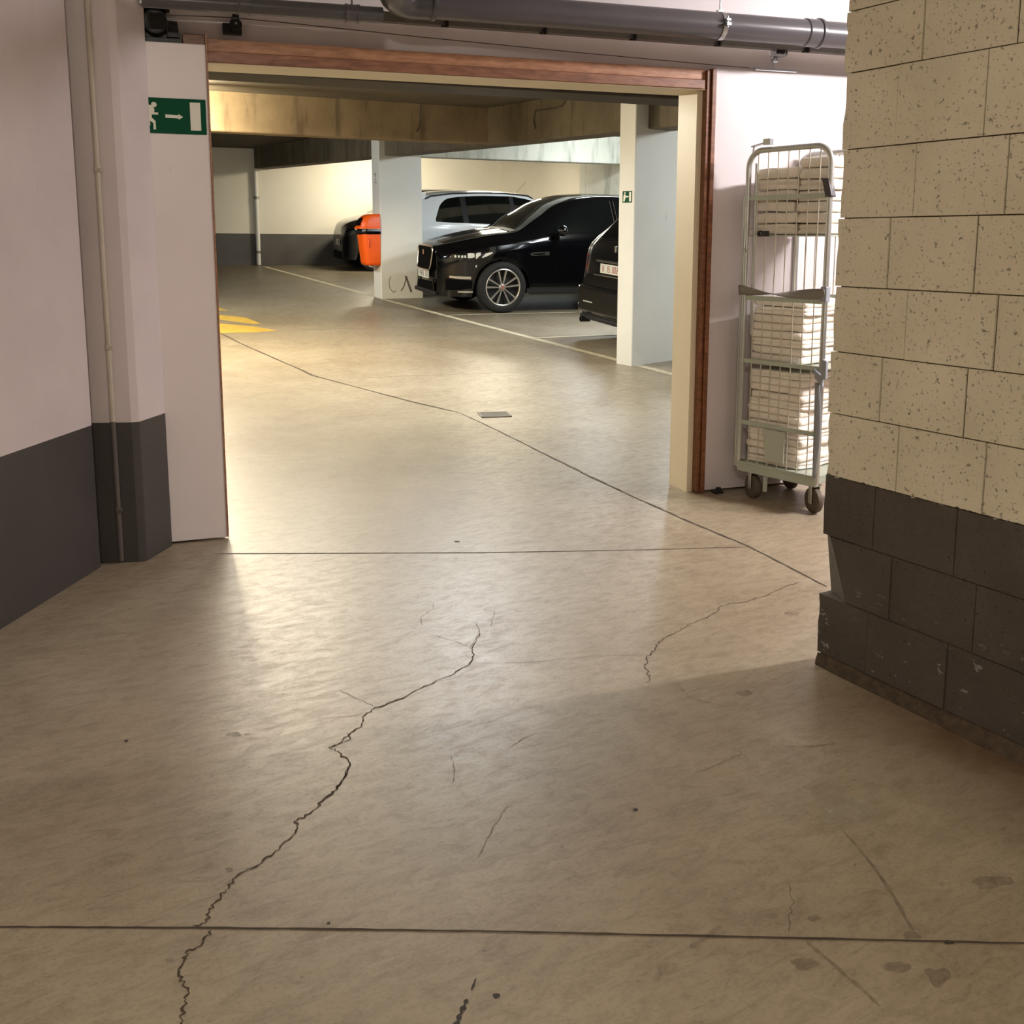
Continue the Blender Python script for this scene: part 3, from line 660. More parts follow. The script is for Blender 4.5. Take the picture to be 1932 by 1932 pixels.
# elbow and branch
mb = MB(); mb.lathe([(RP, -.10), (RP + .006, -.098), (RP + .006, -.02), (RP + .010, -.016), (RP + .010, 0), (RP, .002)], G(1.19, NP, zp), EG, 40)
ep = []
for i in range(9):
    a = (pi * .62) * i / 8; ep.append(G(1.10 - .11 * sin(a), NP - .11 * (1 - cos(a)), zp + .035 * (1 - cos(a))))
mb.tube([G(1.11, NP, zp)] + ep, RP + .007, 36)
part(mb, 'elbow', M['pvcd'], dp)
e0, e1_ = ep[-1], ep[-1] + (ep[-1] - ep[-2]).normalized() * .12
dirb = (EG * .80 - NG * .60 + V((0, 0, .0))).normalized()
pb = [ep[-1] - dirb * .02, ep[-1] + dirb * 1.6]
mb = MB(); mb.tube(pb, RP, 36); mb.lathe([(RP, -.012), (RP + .011, -.010), (RP + .011, .03), (RP + .006, .035), (RP + .006, .09), (RP, .094)], ep[-1] + dirb * .02, dirb, 36); part(mb, 'branch_pipe', M['pvcd'], dp)
# thinner run to the left
RT = .033; zt_ = gpl(600, 20, NP).z
dt = empty('waste_pipe', G(.6, NP, zt_)); tag(dt, 'thinner dark grey pipe running left of the pipe elbow', 'pipe')
part(MB().tube([G(-.011, NP, zt_ - .004), G(.96, NP, zt_)], RT, 28), 'pipe', M['pvcd'], dt)
for x_ in (460, 664):
    gk = gpl(x_, 18, NP).dot(EG); mb = MB(); mb.lathe([(RT, -.03), (RT + .005, -.03), (RT + .005, -.022), (RT + .003, -.02), (RT + .003, .02), (RT + .005, .022), (RT + .005, .03), (RT, .03)], G(gk, NP, zt_ - .001), EG, 28)
    mb.tube([G(gk, NP, zt_ + RT), G(gk, NP, 3.05)], .004, 8); part(mb, 'pipe_clamp', M['pvcd'], dt)

# ---- conduit down the column face
CD = (B - A).normalized(); CN = V((CD.y, -CD.x, 0))
if CN.y > 0: CN = -CN
cp = A.lerp(B, .53) + CN * .011
co = empty('conduit_pipe', cp); tag(co, 'thin painted conduit pipe running down the stepped column', 'conduit')
part(MB().tube([cp + V((0, 0, .62)), cp + V((0, 0, 3.05))], .0115, 14), 'tube', M['conduit'], co)
part(MB().tube([cp + V((0, 0, .012)), cp + V((0, 0, .62))], .0112, 14), 'lower_tube', plain('conduit_dark', (84, 76, 70), .5), co)['label'] = 'dark painted lower end'
for x_, y_ in ((197, 320), (222, 655), (236, 962)):
    z_ = onpl(x_, y_, cp, CN).z; mb = MB().lathe([(.0115, -.012), (.0145, -.011), (.0145, .011), (.0115, .012)], cp + V((0, 0, z_)), (0, 0, 1), 14); mb.box((-.004, -.02, -.006), (.02, -.012, .006), 0, lambda u, n_, z: cp + CD * u - CN * n_ * .8 + V((0, 0, z + z_)))
    part(mb, 'saddle', M['conduit'] if z_ > .6 else bpy.data.materials['conduit_dark'], co)

# ---- drain cover in the floor
dcp = FL(933, 783); mb = MB(); fe = (FL(968, 782) - FL(905, 784)).normalized(); fn = V((-fe.y, fe.x, 0))
fd = lambda u, n_, z: dcp + fe * u + fn * n_ + V((0, 0, z))
dn = empty('floor_drain', dcp); tag(dn, 'rusty grey drain cover set in the floor beside the long joint', 'drain')
mb.box((-.12, -.11, .001), (.12, -.095, .008), 0, fd); mb.box((-.12, .095, .001), (.12, .11, .008), 0, fd); mb.box((-.12, -.11, .001), (-.105, .11, .008), 0, fd); mb.box((.105, -.11, .001), (.12, .11, .008), 0, fd)
part(mb, 'frame', M['drain'], dn)
mb = MB()
for i in range(8): mb.box((-.104, -.093 + i * .0245, .0015), (.104, -.093 + i * .0245 + .015, .006), 0, fd)
part(mb, 'grate', M['drain'], dn)

# ---- small signs on pillars
def onpillar(P, u, z, h): c, d, e = P; return c + d * u - e * h + V((0, 0, z))
zs_ = onpl(1180, 371, (6.26, 8.5, 0), P2[2]).z
s2 = empty('pillar_exit_sign', onpillar(P2, .095, zs_, .0)); tag(s2, 'small green and white exit sign on the near white pillar', 'sign')
fq = lambda u, v, h: onpillar(P2, .10 - u, zs_ + v, h)
def s2m(name, mat, polys, a_, b_):
    m_ = MB()
    for po in polys: m_.prism(po, a_, b_, fq)
    part(m_, name, mat, s2)
s2m('sign_plate', M['green'], [[(-.062, -.062), (.062, -.062), (.062, .055), (-.062, .055)]], 0, .003)
s2m('door_symbol', M['signw'], [[(.028, -.05), (.052, -.05), (.052, .045), (.028, .045)]], .0031, .004)
s2m('running_man', M['signw'], [cir(-.03, .036, .009), [(-.05, -.05), (-.035, -.05), (-.02, -.01), (-.02, .022), (-.045, .022), (-.05, -.01)], [(-.022, -.008), (-.022, .006), (.02, .006), (.02, -.008)]], .0031, .004)
zs1 = onpl(707, 336, (6.376, 15.44, 0), P1[2]).z
s1_ = empty('pillar_marking', onpillar(P1, .17, zs1, 0)); tag(s1_, 'faded black arrow mark painted high on the pillar above the orange bin', 'sign')
m_ = MB()
for po in ([(-.06, .055), (.06, .055), (.01, .07), (0, .085), (-.02, .07)], [(-.018, .06), (.014, .06), (.006, .005), (-.006, .005)], [(-.014, -.01), (.014, -.01), (.014, -.04), (-.014, -.04)], [(-.06, -.085), (0, -.045), (.06, -.085), (.03, -.085), (0, -.062), (-.035, -.085)]):
    m_.prism(po, .001, .002, lambda u, v, h: onpillar(P1, .17 - u, zs1 + v, h))
part(m_, 'glyph', plain('faded_black', (120, 122, 118), .6), s1_)

# ---- orange bin on the first pillar
bb = V((6.375, 15.42, zf(15.42) + .53)); bn = empty('trash_bin', bb); tag(bn, 'orange plastic litter bin with black bag hung on the white pillar', 'bin')
bf = lambda u, v, z: V((bb.x - u, bb.y + v, bb.z + z))          # u out from the pillar, v along it
def binring(z, dep, wid, rr=.09, n=6):
    pts = [(0.012, -wid / 2)]
    pts += [(dep - rr + rr * sin(pi / 2 * i / n), -wid / 2 + rr - rr * cos(pi / 2 * i / n)) for i in range(n + 1)]
    pts += [(dep - rr + rr * cos(pi / 2 * i / n), wid / 2 - rr + rr * sin(pi / 2 * i / n)) for i in range(n + 1)]
    pts += [(0.012, wid / 2)]
    return [bf(u, v, z) for u, v in pts]
mb = MB(); rs = [binring(0, .16, .20, .07), binring(.0, .21, .26, .08), binring(.02, .245, .29, .09), binring(.06, .262, .30), binring(.54, .31, .34)]
rs = [r + [r[0]] for r in rs]; mb.grid(rs, 0, True); mb.add(rs[0][:-1], [tuple(range(len(rs[0]) - 1))])
part(mb, 'body', M['orange'], bn)
mb = MB(); rr_ = [binring(.52, .322, .352), binring(.50, .325, .36), binring(.55, .318, .352), binring(.60, .31, .34)]
rows = []
for k, r in enumerate(rr_):
    rows.append([p + V((noise.noise(p * 22) * .012, noise.noise(p * 22 + V((5, 5, 5))) * .012, noise.noise(p * 15) * .02)) for p in r] )
    rows[-1].append(rows[-1][0])
mb.grid(rows, 0, True); part(mb, 'bin_bag', M['bag'], bn)
mb = MB(); t0 = [(0.0, 0), (.345, 0)]
lid = [binring(.585, .345, .37), binring(.615, .345, .37), binring(.62, .335, .36)]; lid = [r + [r[0]] for r in lid]; mb.grid(lid, 0, True)
hood = []
for k in range(7):
    t = k / 6; hood.append(binring(.62 + .20 * sin(t * pi / 2), .325 - .20 * t ** 1.6, .35 - .06 * t ** 2, .09 - .02 * t))
hood = [r + [r[0]] for r in hood]; mb.grid(hood, 0, True); mb.add(hood[-1][:-1], [tuple(range(len(hood[-1]) - 2, -1, -1))])
part(mb, 'lid', M['orange'], bn)
mb = MB(); mb.prism([(-.10, .64), (.10, .64), (.09, .74), (.05, .765), (-.05, .765), (-.09, .74)], .20, .335, lambda u, v, h: bf(h - (v - .64) * .5, u, v)); part(mb, 'opening', M['grille'], bn)['label'] = 'dark opening under the hood'
mb = MB(); mb.tube([bf(.20, -.172, .44), bf(.22, -.185, .40), bf(.225, -.18, .32), bf(.205, -.178, .29), bf(.19, -.175, .33), bf(.19, -.172, .44)], .006, 8); part(mb, 'latch', M['orange'], bn)

# ================================================================== ROLL CAGE
PR = V((3.772, 3.490, 0)); ca = (V((3.705, 3.980, 0)) - PR).normalized(); cbv = V((ca.y, -ca.x, 0)); LW = .494; DP = .42
ct = empty('roll_cage', PR + ca * .25 + cbv * .21); tag(ct, 'tall chromed wire roll cage trolley with folded white linen beside the block wall', 'trolley')
cf = lambda u, v, z: PR + ca * u + cbv * v + V((0, 0, z))       # u: 0 near post .. .5 far post, v depth
def uframe(v0, name):
    fr = MB(); rt = .0145; r_ = .085; top = 1.822
    pts = [cf(0, v0, .17), cf(0, v0, .8), cf(0, v0, top - r_)] + arc((r_, top - r_), r_, pi, pi / 2, 7, lambda a_, b_: cf(a_, v0, b_))[1:] + \
        arc((LW - r_, top - r_), r_, pi / 2, 0, 7, lambda a_, b_: cf(a_, v0, b_)) + [cf(LW, v0, .8), cf(LW, v0, .17)]
    fr.tube(pts, rt, 14); o = part(fr, name, M['chrome'], ct)
    return o
sf = uframe(0, 'side_frame'); sb = uframe(DP, 'side_frame')
def sub(mb_, name, mat, par, bevel=0): o = mb_.build(name, mat, None, bevel, loc=ct.location); o.location = (0, 0, 0); o.parent = par; return o
for fo, v0 in ((sf, 0), (sb, DP)):
    for i in range(7):
        u = LW * (i + .5 + .5) / 8
        sub(MB().tube([cf(u, v0, .19), cf(u, v0, 1.1), cf(u, v0, 1.812)], .0032, 6), 'wire', M['wire'], fo)
    for z_ in (1.585, 1.075, .745, .415):
        sub(MB().box((.0, v0 - .004, z_ - .012), (LW, v0 + .005, z_ + .012), 0, cf), 'cross_bar', M['cgreen'], fo, .002)
# extra rail along the far post (door leaf frame turned back) and its latch
part(MB().tube([cf(LW + .022, .0, .17), cf(LW + .022, .0, 1.60)], .0075, 10).tube([cf(LW - .035, .02, .9), cf(LW - .035, .02, 1.76)], .008, 10), 'gate_post', M['chrome'], ct)
mb = MB(); mb.tube([cf(.47, -.01, 1.43), cf(.44, -.02, 1.43)], .004, 6); mb.tube([cf(.485, -.02, 1.40), cf(.487, -.022, 1.33), cf(.478, -.022, 1.315), cf(.462, -.022, 1.325)], .005, 8); mb.tube([cf(.487, -.02, 1.43), cf(.487, -.02, 1.39)], .006, 8); part(mb, 'latch', M['chrome'], ct)
mb = MB(); mb.lathe([(.008, -.006), (.016, -.006), (.016, .006), (.008, .006), (.008, -.006)], cf(.405, .0, 1.405), -cbv, 16); mb.box((.355, -.006, 1.39), (.39, .006, 1.418), 0, cf); part(mb, 'black_catch', M['blackb'], ct)['label'] = 'black plastic catch'
mb = MB(); mb.box((.365, -.014, 1.840), (.475, .014, 1.846), 0, lambda u, v, z: cf(u, v, z + (.475 - u) * .18)); mb.box((.355, -.014, 1.846), (.400, .014, 1.876), 0, lambda u, v, z: cf(u, v, z)); mb.tube([cf(.47, 0, 1.80), cf(.465, 0, 1.845)], .006, 8); part(mb, 'top_clip', M['zinc'], ct, .002)
mb = MB(); mb.box((-.018, -.020, 1.575), (.022, .022, 1.665), 0, lambda u, v, z: cf(u + (z - 1.6) * .28, v, z)); part(mb, 'strap_buckle', plain('dark_grey_plastic', (70, 68, 70), .45), ct, .008)['label'] = 'dark grey ribbed buckle on the near post'
# shelves, strap, board, base
for z_ in (1.40, .745):
    part(MB().box((.012, .015, z_ - .010), (LW - .012, DP - .015, z_ - .002), 0, cf), 'shelf', M['cgreen'], ct, .002)
rows = []
for k in range(25):
    t = k / 24; u = -.01 + t * (LW + .03); a = (t - .1) * pi * 1.05; hw = .026
    rows.append([cf(u, -.022 + .02 * sin(a) * s_, 1.115 + hw * cos(a) * s_ - .01 * sin(pi * t)) for s_ in (-1, -.33, .33, 1)])
sm = MB().grid(rows, 0, True); so = part(sm, 'strap', M['strap'], ct, recalc=False); q_ = so.modifiers.new('solid', 'SOLIDIFY'); q_.thickness = .003
part(MB().box((-.018, -.018, 1.075), (.018, .018, 1.15), 0, cf), 'post_sleeve', M['clip'], ct, .006)
mb = MB()
mb.hexa([cf(-.03, -.03, .66), cf(.02, -.03, .70), cf(.02, -.012, .70), cf(-.03, -.012, .66), cf(-.02, -.03, .71), cf(.03, -.03, .755), cf(.03, -.012, .755), cf(-.02, -.012, .71)])
mb.hexa([cf(-.045, -.03, .70), cf(-.015, -.03, .70), cf(-.015, -.012, .70), cf(-.045, -.012, .70), cf(-.045, -.03, .79), cf(-.02, -.03, .80), cf(-.02, -.012, .80), cf(-.045, -.012, .79)])
part(mb, 'corner_clip', M['clip'], ct, .005)
rows = [[cf(-.004 - .03 * sin(pi * t) * .6, -.02, .68 - .48 * t), cf(.02 - .01 * t, -.022, .68 - .48 * t)] for t in [i / 12 for i in range(13)]]
so = part(MB().grid(rows, 0, True), 'hanging_strap', M['clip'], ct, recalc=False); q_ = so.modifiers.new('solid', 'SOLIDIFY'); q_.thickness = .003
part(MB().prism([(.195, .235), (.315, .235), (.330, .400), (.195, .400)], -.014, -.010, lambda u, v, h: cf(u, h, v)), 'board', M['tag'], ct)['label'] = 'plain grey board tied to the wires'
mb = MB(); mb.box((0, -.012, .15), (LW, .02, .205), 0, cf); mb.box((0, DP - .02, .15), (LW, DP + .012, .205), 0, cf); mb.box((0, 0, .165), (.025, DP, .205), 0, cf); mb.box((LW - .025, 0, .165), (LW, DP, .205), 0, cf); mb.box((0.02, .01, .195), (LW - .02, DP - .01, .203), 0, cf); mb.box((0, -.016, .185), (LW, -.012, .193), 0, cf)
part(mb, 'base', M['cgreen'], ct, .003)
for (u, v) in ((.045, .05), (.43, .05), (.045, DP - .05), (.43, DP - .05)):
    cs = MB(); a_ = cf(u, v, 0); ax = V((.73 * .86 + .68 * .5, -.68 * .86 + .73 * .5, 0)).normalized(); fwd = V((0, 0, 1)).cross(ax)
    zc_ = lambda p, n_, z: a_ + fwd * p + ax * n_ + V((0, 0, z))
    cs.box((-.014, -.026, .05), (.014, -.021, .15), 0, zc_); cs.box((-.014, .021, .05), (.014, .026, .15), 0, zc_); cs.box((-.03, -.026, .143), (.03, .026, .15), 0, zc_)
    fk = part(cs, 'caster', M['chrome'], ct, .002)
    w_ = MB().lathe([(0, -.017), (.05, -.017), (.064, -.013), (.067, 0), (.064, .013), (.05, .017), (0, .017)], a_ + V((0, 0, .067)), ax, 28); sub(w_, 'caster_wheel', M['wheel'], fk)
part(MB().tube([cf(.33, .02, .15), cf(.33, .02, .06)], .012, 10), 'brake_peg', M['cgreen'], ct)

# ---- folded linen: every folded piece is a thing of its own
def linen_mesh(seed, LU, LV, T):
    """ folded cloth: stacked soft folds, bulging along the fold edges """
    m_ = MB(); rnd = random.Random(seed); nlay = rnd.choice((1, 2, 1)); n = 22; prof = []
    for l in range(nlay):
        z0 = T * l / nlay; t = T / nlay
        prof += [(z0 + t * .03, -.008), (z0 + t * .20, -.002), (z0 + t * .5, 0), (z0 + t * .80, -.002), (z0 + t * .97, -.008)]
    prof = [(0, -.05)] + prof + [(T, -.05)]
    rings = []
    base = []
    r = .02
    for (cx_, cy_, a0) in ((LU - r, LV - r, 0), (r, LV - r, pi / 2), (r, r, pi), (LU - r, r, 1.5 * pi)):
        for i in range(5): base.append((cx_ + r * cos(a0 + pi / 8 * i), cy_ + r * sin(a0 + pi / 8 * i)))
    # densify
    bd = []
    for i in range(len(base)):
        p, q2 = V(base[i] + (0,)), V(base[(i + 1) % len(base)] + (0,)); k = max(1, int((q2 - p).length / .022))
        bd += [p.lerp(q2, j / k) for j in range(k)]
    cen = V((LU / 2, LV / 2, 0)); sd = seed * 7.3
    for z_, off in prof:
        ring_ = []
        for p in bd:
            d = (p - cen); dn = V((max(-1, min(1, d.x / (LU / 2))) ** 5, max(-1, min(1, d.y / (LV / 2))) ** 5, 0)); dn = dn.normalized() if dn.length > .001 else d.normalized()
            wob = noise.noise(V((p.x * 8 + sd, p.y * 8, z_ * 20))) * .015 + noise.noise(V((p.x * 26 + sd, p.y * 26, z_ * 60))) * .0035
            zz = z_ + noise.noise(V((p.x * 7 + sd, p.y * 7, 3))) * T * .10
            q3 = V((p.x, p.y, zz)) + dn * (off * min(1, T / .03) + wob); ring_.append(V((q3.x, -q3.y, q3.z)))
        rings.append(ring_ + [ring_[0]])
    m_.grid(rings, 0, True); m_.add(rings[0][:-1], [tuple(range(len(bd) - 1, -1, -1))]); m_.add(rings[-1][:-1], [tuple(range(len(bd)))])
    return m_
LPROTO = {}
def linen_proto(kind, LU, LV, T):
    if kind not in LPROTO:
        LPROTO[kind] = []
        for k in range(4):
            o = linen_mesh(len(kind) * 5 + k * 3, LU, LV, T).build('folded_linen', M['linen'])
            LPROTO[kind].append(o)
    return LPROTO[kind]
used = set()
ORD = ['topmost', 'second', 'third', 'fourth', 'fifth', 'sixth', 'seventh', 'eighth', 'ninth', 'tenth', 'eleventh', 'twelfth', 'thirteenth', 'fourteenth', 'fifteenth', 'sixteenth', 'seventeenth', 'eighteenth']
def stack(kind, u0, v0, z0, z1, LU, LV, n, what, group):
    T = (z1 - z0) / n; pr = linen_proto(kind, LU, LV, T * .965)
    for i in range(n):
        src = pr[i % 4]
        if src.name not in used: o = src; used.add(src.name)
        else: o = src.copy(); COL.objects.link(o)
        o.location = cf(u0 + random.uniform(-.012, .012), v0 + random.uniform(-.004, .008), z0 + i * T)
        j_ = .045 if 'upper' in kind else .018
        o.rotation_euler = (random.uniform(-.01, .01), random.uniform(-j_, j_) * .35, atan2(ca.y, ca.x) + random.uniform(-j_, j_))
        k = n - 1 - i
        lab = 'topmost folded white linen of the ' + what if k == 0 else (('bottom folded white linen of the ' + what) if i == 0 else ORD[k] + ' folded white linen from the top of the ' + what)
        tag(o, lab, 'folded linen', group)
stack('upper_far', .225, .03, 1.402, 1.735, .255, .36, 6, 'left pile on the top cage shelf', 'linen pile on the top shelf, left')
stack('upper_near', .020, .03, 1.402, 1.775, .19, .36, 7, 'right pile on the top cage shelf', 'linen pile on the top shelf, right')
stack('middle', .135, .025, .748, 1.075, .33, .375, 8, 'pile on the middle cage shelf', 'linen pile on the middle shelf')
stack('lower', .130, .025, .207, .705, .34, .38, 13, 'pile on the cage base', 'linen pile on the cage base')

# ================================================================== CARS
def pchip(tab):
    xs = [a for a, _ in tab]; ys = [b for _, b in tab]; n = len(xs)
    h = [xs[i + 1] - xs[i] for i in range(n - 1)]; d = [(ys[i + 1] - ys[i]) / h[i] for i in range(n - 1)]
    m = [0] * n; m[0] = d[0]; m[-1] = d[-1]
    for i in range(1, n - 1):
        if d[i - 1] * d[i] > 0:
            w1 = 2 * h[i] + h[i - 1]; w2 = h[i] + 2 * h[i - 1]; m[i] = (w1 + w2) / (w1 / d[i - 1] + w2 / d[i])
    def f(x):
        if x <= xs[0]: return ys[0]
        if x >= xs[-1]: return ys[-1]
        i = 0
        while x > xs[i + 1]: i += 1
        t = (x - xs[i]) / h[i]; t2 = t * t; t3 = t2 * t
        return (2 * t3 - 3 * t2 + 1) * ys[i] + (t3 - 2 * t2 + t) * h[i] * m[i] + (-2 * t3 + 3 * t2) * ys[i + 1] + (t3 - t2) * h[i] * m[i + 1]
    return f
class Car:
    """ x runs from the nose (0) to the tail, y to the side, z up; each shape is a table along x """
    def __init__(s, L, zt, zs, w, wr, wheels, R_, sill, bump_f=.24, bump_r=.28, arch=.05):
        s.L = L; s.zt, s.zs, s.w, s.wr = map(pchip, (zt, zs, w, wr)); s.wheels = wheels; s.R = R_; s.sill = sill; s.bf = bump_f; s.br = bump_r; s.arch = arch; s.cache = {}
    def z0(s, x):
        z = s.sill
        if x < s.wheels[0] - s.R: z = s.bf + (s.sill - s.bf) * 0
        if x > s.wheels[1] + s.R: z = s.br
        for xw in s.wheels:
            d = abs(x - xw); ra = s.R + s.arch
            if d < ra: z = max(z, s.R * .98 + sqrt(ra * ra - d * d) * 1.0 if d < ra else z)
        return z
    def sec(s, x):
        k = round(x, 4)
        if k in s.cache: return s.cache[k]
        w, zs, zt, wr, z0 = s.w(x), s.zs(x), s.zt(x), s.wr(x), s.z0(x)
        zsill = s.sill; zz = max(zs, z0 + .02)
        ze = max(zt - .045, zs + .012) if zt > zs + .06 else zs + (zt - zs) * .6
        body = lambda z: w * (1 - .045 * max(0, (s.R - z)) / .3 - .02 * max(0, (z - (zs - .12))) / .12 - (.012 * sin(pi * min(1, max(0, (z - zsill) / max(.1, zs - .08 - zsill))))))
        pts = []
        nb = 12
        for i in range(nb + 1):
            z = z0 + (zz - z0) * i / nb; pts.append((body(min(z, zs)), z))
        wa = pts[-1][0] - .006; gh = zt - zs
        nu = 8
        wt = min(wr, wa - .01)
        for i in range(1, nu + 1):
            t = i / nu; yy = wa + (wt - wa) * (t ** (1.0 if gh > .2 else 1.2)) + .012 * sin(pi * t) * min(1, gh / .3); pts.append((yy, zz + (ze - zz) * t))
        nr = 10
        for i in range(1, nr + 1):
            a = pi / 2 * i / nr; pts.append((wt * cos(a) ** .8 if i < nr else 0, ze + (zt - ze) * sin(a) ** 1.1))
        s.cache[k] = pts; return pts
    def y_at(s, x, z):
        P = s.sec(x)
        for a, b in zip(P[:-1], P[1:]):
            if a[1] <= z <= b[1] and b[1] > a[1]: return a[0] + (b[0] - a[0]) * (z - a[1]) / (b[1] - a[1])
        return P[0][0] if z < P[0][1] else 0
    def z_at(s, x, y):
        P = s.sec(x); y = abs(y)
        for a, b in zip(P[::-1][:-1], P[::-1][1:]):
            if a[0] <= y <= b[0] and b[0] > a[0]: return a[1] + (b[1] - a[1]) * (y - a[0]) / (b[0] - a[0])
        return s.zs(x)
    def stations(s):
        xs = [0, .004, .012, .025, .045, .07, .10, .13, .17]; x = .21
        while x < s.L - .14: xs.append(x); x += .035
        xs += [s.L - d for d in (.13, .10, .07, .045, .025, .012, .004, 0)]; return xs
    def body(s, name, mat, root):
        m = MB(); rows = []
        for x in s.stations():
            P = s.sec(x); rows.append([V((x, y, z)) for y, z in P] + [V((x, -y, z)) for y, z in P[::-1][1:]])
        m.grid(rows, 0, True)
        for r in (rows[0], rows[-1]): m.add(r, [tuple(range(len(r)))], 0, False)
        m.grid([[r[0], r[-1]] for r in rows], 0, False)       # floor pan with the wheel tunnels
        o = m.build(name, mat, root); return o
    def side(s, cols, sgn, off=.004, n=5):
        """ patch on the flank: cols of (x, z low, z high) """
        rows = []
        for x, a, b in cols:
            rows.append([V((x, sgn * (s.y_at(x, a + (b - a) * i / n) + off), a + (b - a) * i / n)) for i in range(n + 1)])
        return rows
    def dens(s, tab, n=10):
        fa = pchip([(x, a) for x, a, b in tab]); fb = pchip([(x, b) for x, a, b in tab]); x0, x1 = tab[0][0], tab[-1][0]
        return [(x0 + (x1 - x0) * i / n, fa(x0 + (x1 - x0) * i / n), fb(x0 + (x1 - x0) * i / n)) for i in range(n + 1)]
    def top(s, x0, x1, yw, off=.004, nx=12, ny=12):
        rows = []
        for i in range(nx + 1):
            x = x0 + (x1 - x0) * i / nx; hw = yw(x); rows.append([V((x - off * .5, hw * (2 * j / ny - 1), s.z_at(x, hw * (2 * j / ny - 1)) + off)) for j in range(ny + 1)])
        return rows
def lin2(a, b): return lambda x: a[1] + (b[1] - a[1]) * (x - a[0]) / (b[0] - a[0])
def wheel(root, x, y, R_, W, sgn, detail=True, spin=0.3):
    wl = MB(); ax = V((0, sgn, 0)); o = V((x, y, R_)); rr = R_ * .72
    wl.lathe([(rr, -W / 2), (R_ * .95, -W / 2), (R_, -W * .32), (R_, W * .32), (R_ * .955, W / 2), (R_ * .84, W / 2 + .006), (rr, W / 2 - .002), (rr - .01, W / 2 - .02)], o, ax, 48)
    t = wl.build('wheel', M['tyre'], root); t['label'] = 'car wheel with black tyre'
    d = MB(); d.lathe([(0, W / 2 - .075), (rr - .012, W / 2 - .075), (rr - .004, W / 2 - .03)], o, ax, 40); ob = d.build('brake_recess', M['hubd'], t)
    rim = MB(); rim.lathe([(rr - .018, W / 2 - .03), (rr - .016, W / 2 - .004), (rr - .006, W / 2 + .003), (rr + .004, W / 2 - .002), (rr - .002, W / 2 - .03)], o, ax, 48)
    if detail:
        u = V((1, 0, 0)); v = V((0, 0, 1))
        for k in range(5):
            for dlt in (-.21, .21):
                a0 = spin + 2 * pi * k / 5; a1 = a0 + dlt * 1.15
                p0 = (u * cos(a0 + dlt * 1.4) + v * sin(a0 + dlt * 1.4)) * .045; p1 = (u * cos(a1) + v * sin(a1)) * (rr - .010)
                dd = (p1 - p0).normalized(); nn_ = dd.cross(ax).normalized()
                def f(t, h, e, w0, w1): return o + p0.lerp(p1, t) + nn_ * e * (w0 + (w1 - w0) * t) + ax * (W / 2 - .028 + .022 * t ** 1.5 + h)
                P = [f(0, -.02, -1, .010, .012), f(1, -.02, -1, .010, .016), f(1, -.02, 1, .010, .016), f(0, -.02, 1, .010, .012), f(0, 0, -1, .008, .010), f(1, 0, -1, .008, .013), f(1, 0, 1, .008, .013), f(0, 0, 1, .008, .010)]
                rim.hexa(P)
        rim.lathe([(0, W / 2 - .016), (.03, W / 2 - .016), (.034, W / 2 - .03), (.055, W / 2 - .04)], o, ax, 24)
    rim.build('alloy_rim', M['alloy'], t)
    if detail: MB().lathe([(0, W / 2 - .012), (.026, W / 2 - .013), (.028, W / 2 - .02)], o, ax, 20).build('hub_cap', plain('hub_cap_red', (150, 96, 84), .4), t)
    return t
def place(axle, heading, sgn=1):
    """ matrix of a car whose point x=0,y=0,z=0 is the given floor place, standing on the sloping floor """
    nz_ = V((0, -K, 1)).normalized(); ex = V((cos(heading), sin(heading), 0)); ex = (ex - nz_ * ex.dot(nz_)).normalized(); ey = nz_.cross(ex)
    m = Matrix((ex, ey, nz_)).transposed().to_4x4(); m.translation = V((axle[0], axle[1], zf(axle[1]))); return m
def car_empty(name, mat, label):
    r = empty(name, mat=mat); tag(r, label, 'car'); return r
def plate(root, o, ux, uz, w_, h_, text_cells, name='license_plate', tm='ptext'):
    """ number plate with raised characters; strokes on a small grid """
    m = MB(); n = ux.cross(uz).normalized(); f = lambda a, b, c: o + ux * a + uz * b + n * c
    m.box((-w_ / 2, -h_ / 2, 0), (w_ / 2, h_ / 2, .006), 0, f); p = m.build(name, M['plate'], root)
    FONT = {'0': 'abcdef', '1': 'bc', '2': 'abged', '3': 'abgcd', '5': 'afgcd', '6': 'afgedc', '8': 'abcdefg', 'S': 'afgcd', 'Y': 'fbgc', 'E': 'afged', 'H': 'fbgec', 'U': 'fedcb', '-': 'g', 'B': 'abcdefg', 'G': 'afedc'}
    n_c = len(text_cells); cw = w_ * .86 / n_c; x0 = -w_ * .40; ch = h_ * .66; t = min(cw, ch) * .17
    for i, c in enumerate(text_cells):
        if c == ' ': continue
        m = MB()
        a, b = x0 + i * cw + cw * .12, x0 + i * cw + cw * .84; lo, mi, hi = -ch / 2, 0, ch / 2
        seg = {'a': (a, hi - t, b, hi), 'd': (a, lo, b, lo + t), 'g': (a, -t / 2, b, t / 2), 'f': (a, mi, a + t, hi), 'e': (a, lo, a + t, mi), 'b': (b - t, mi, b, hi), 'c': (b - t, lo, b, mi)}
        for k in FONT.get(c, 'abcdef'):
            q_ = seg[k]; m.box((q_[0], q_[1], .006), (q_[2], q_[3], .0075), 0, f)
        m.build('plate_character', M[tm], p)
    return p

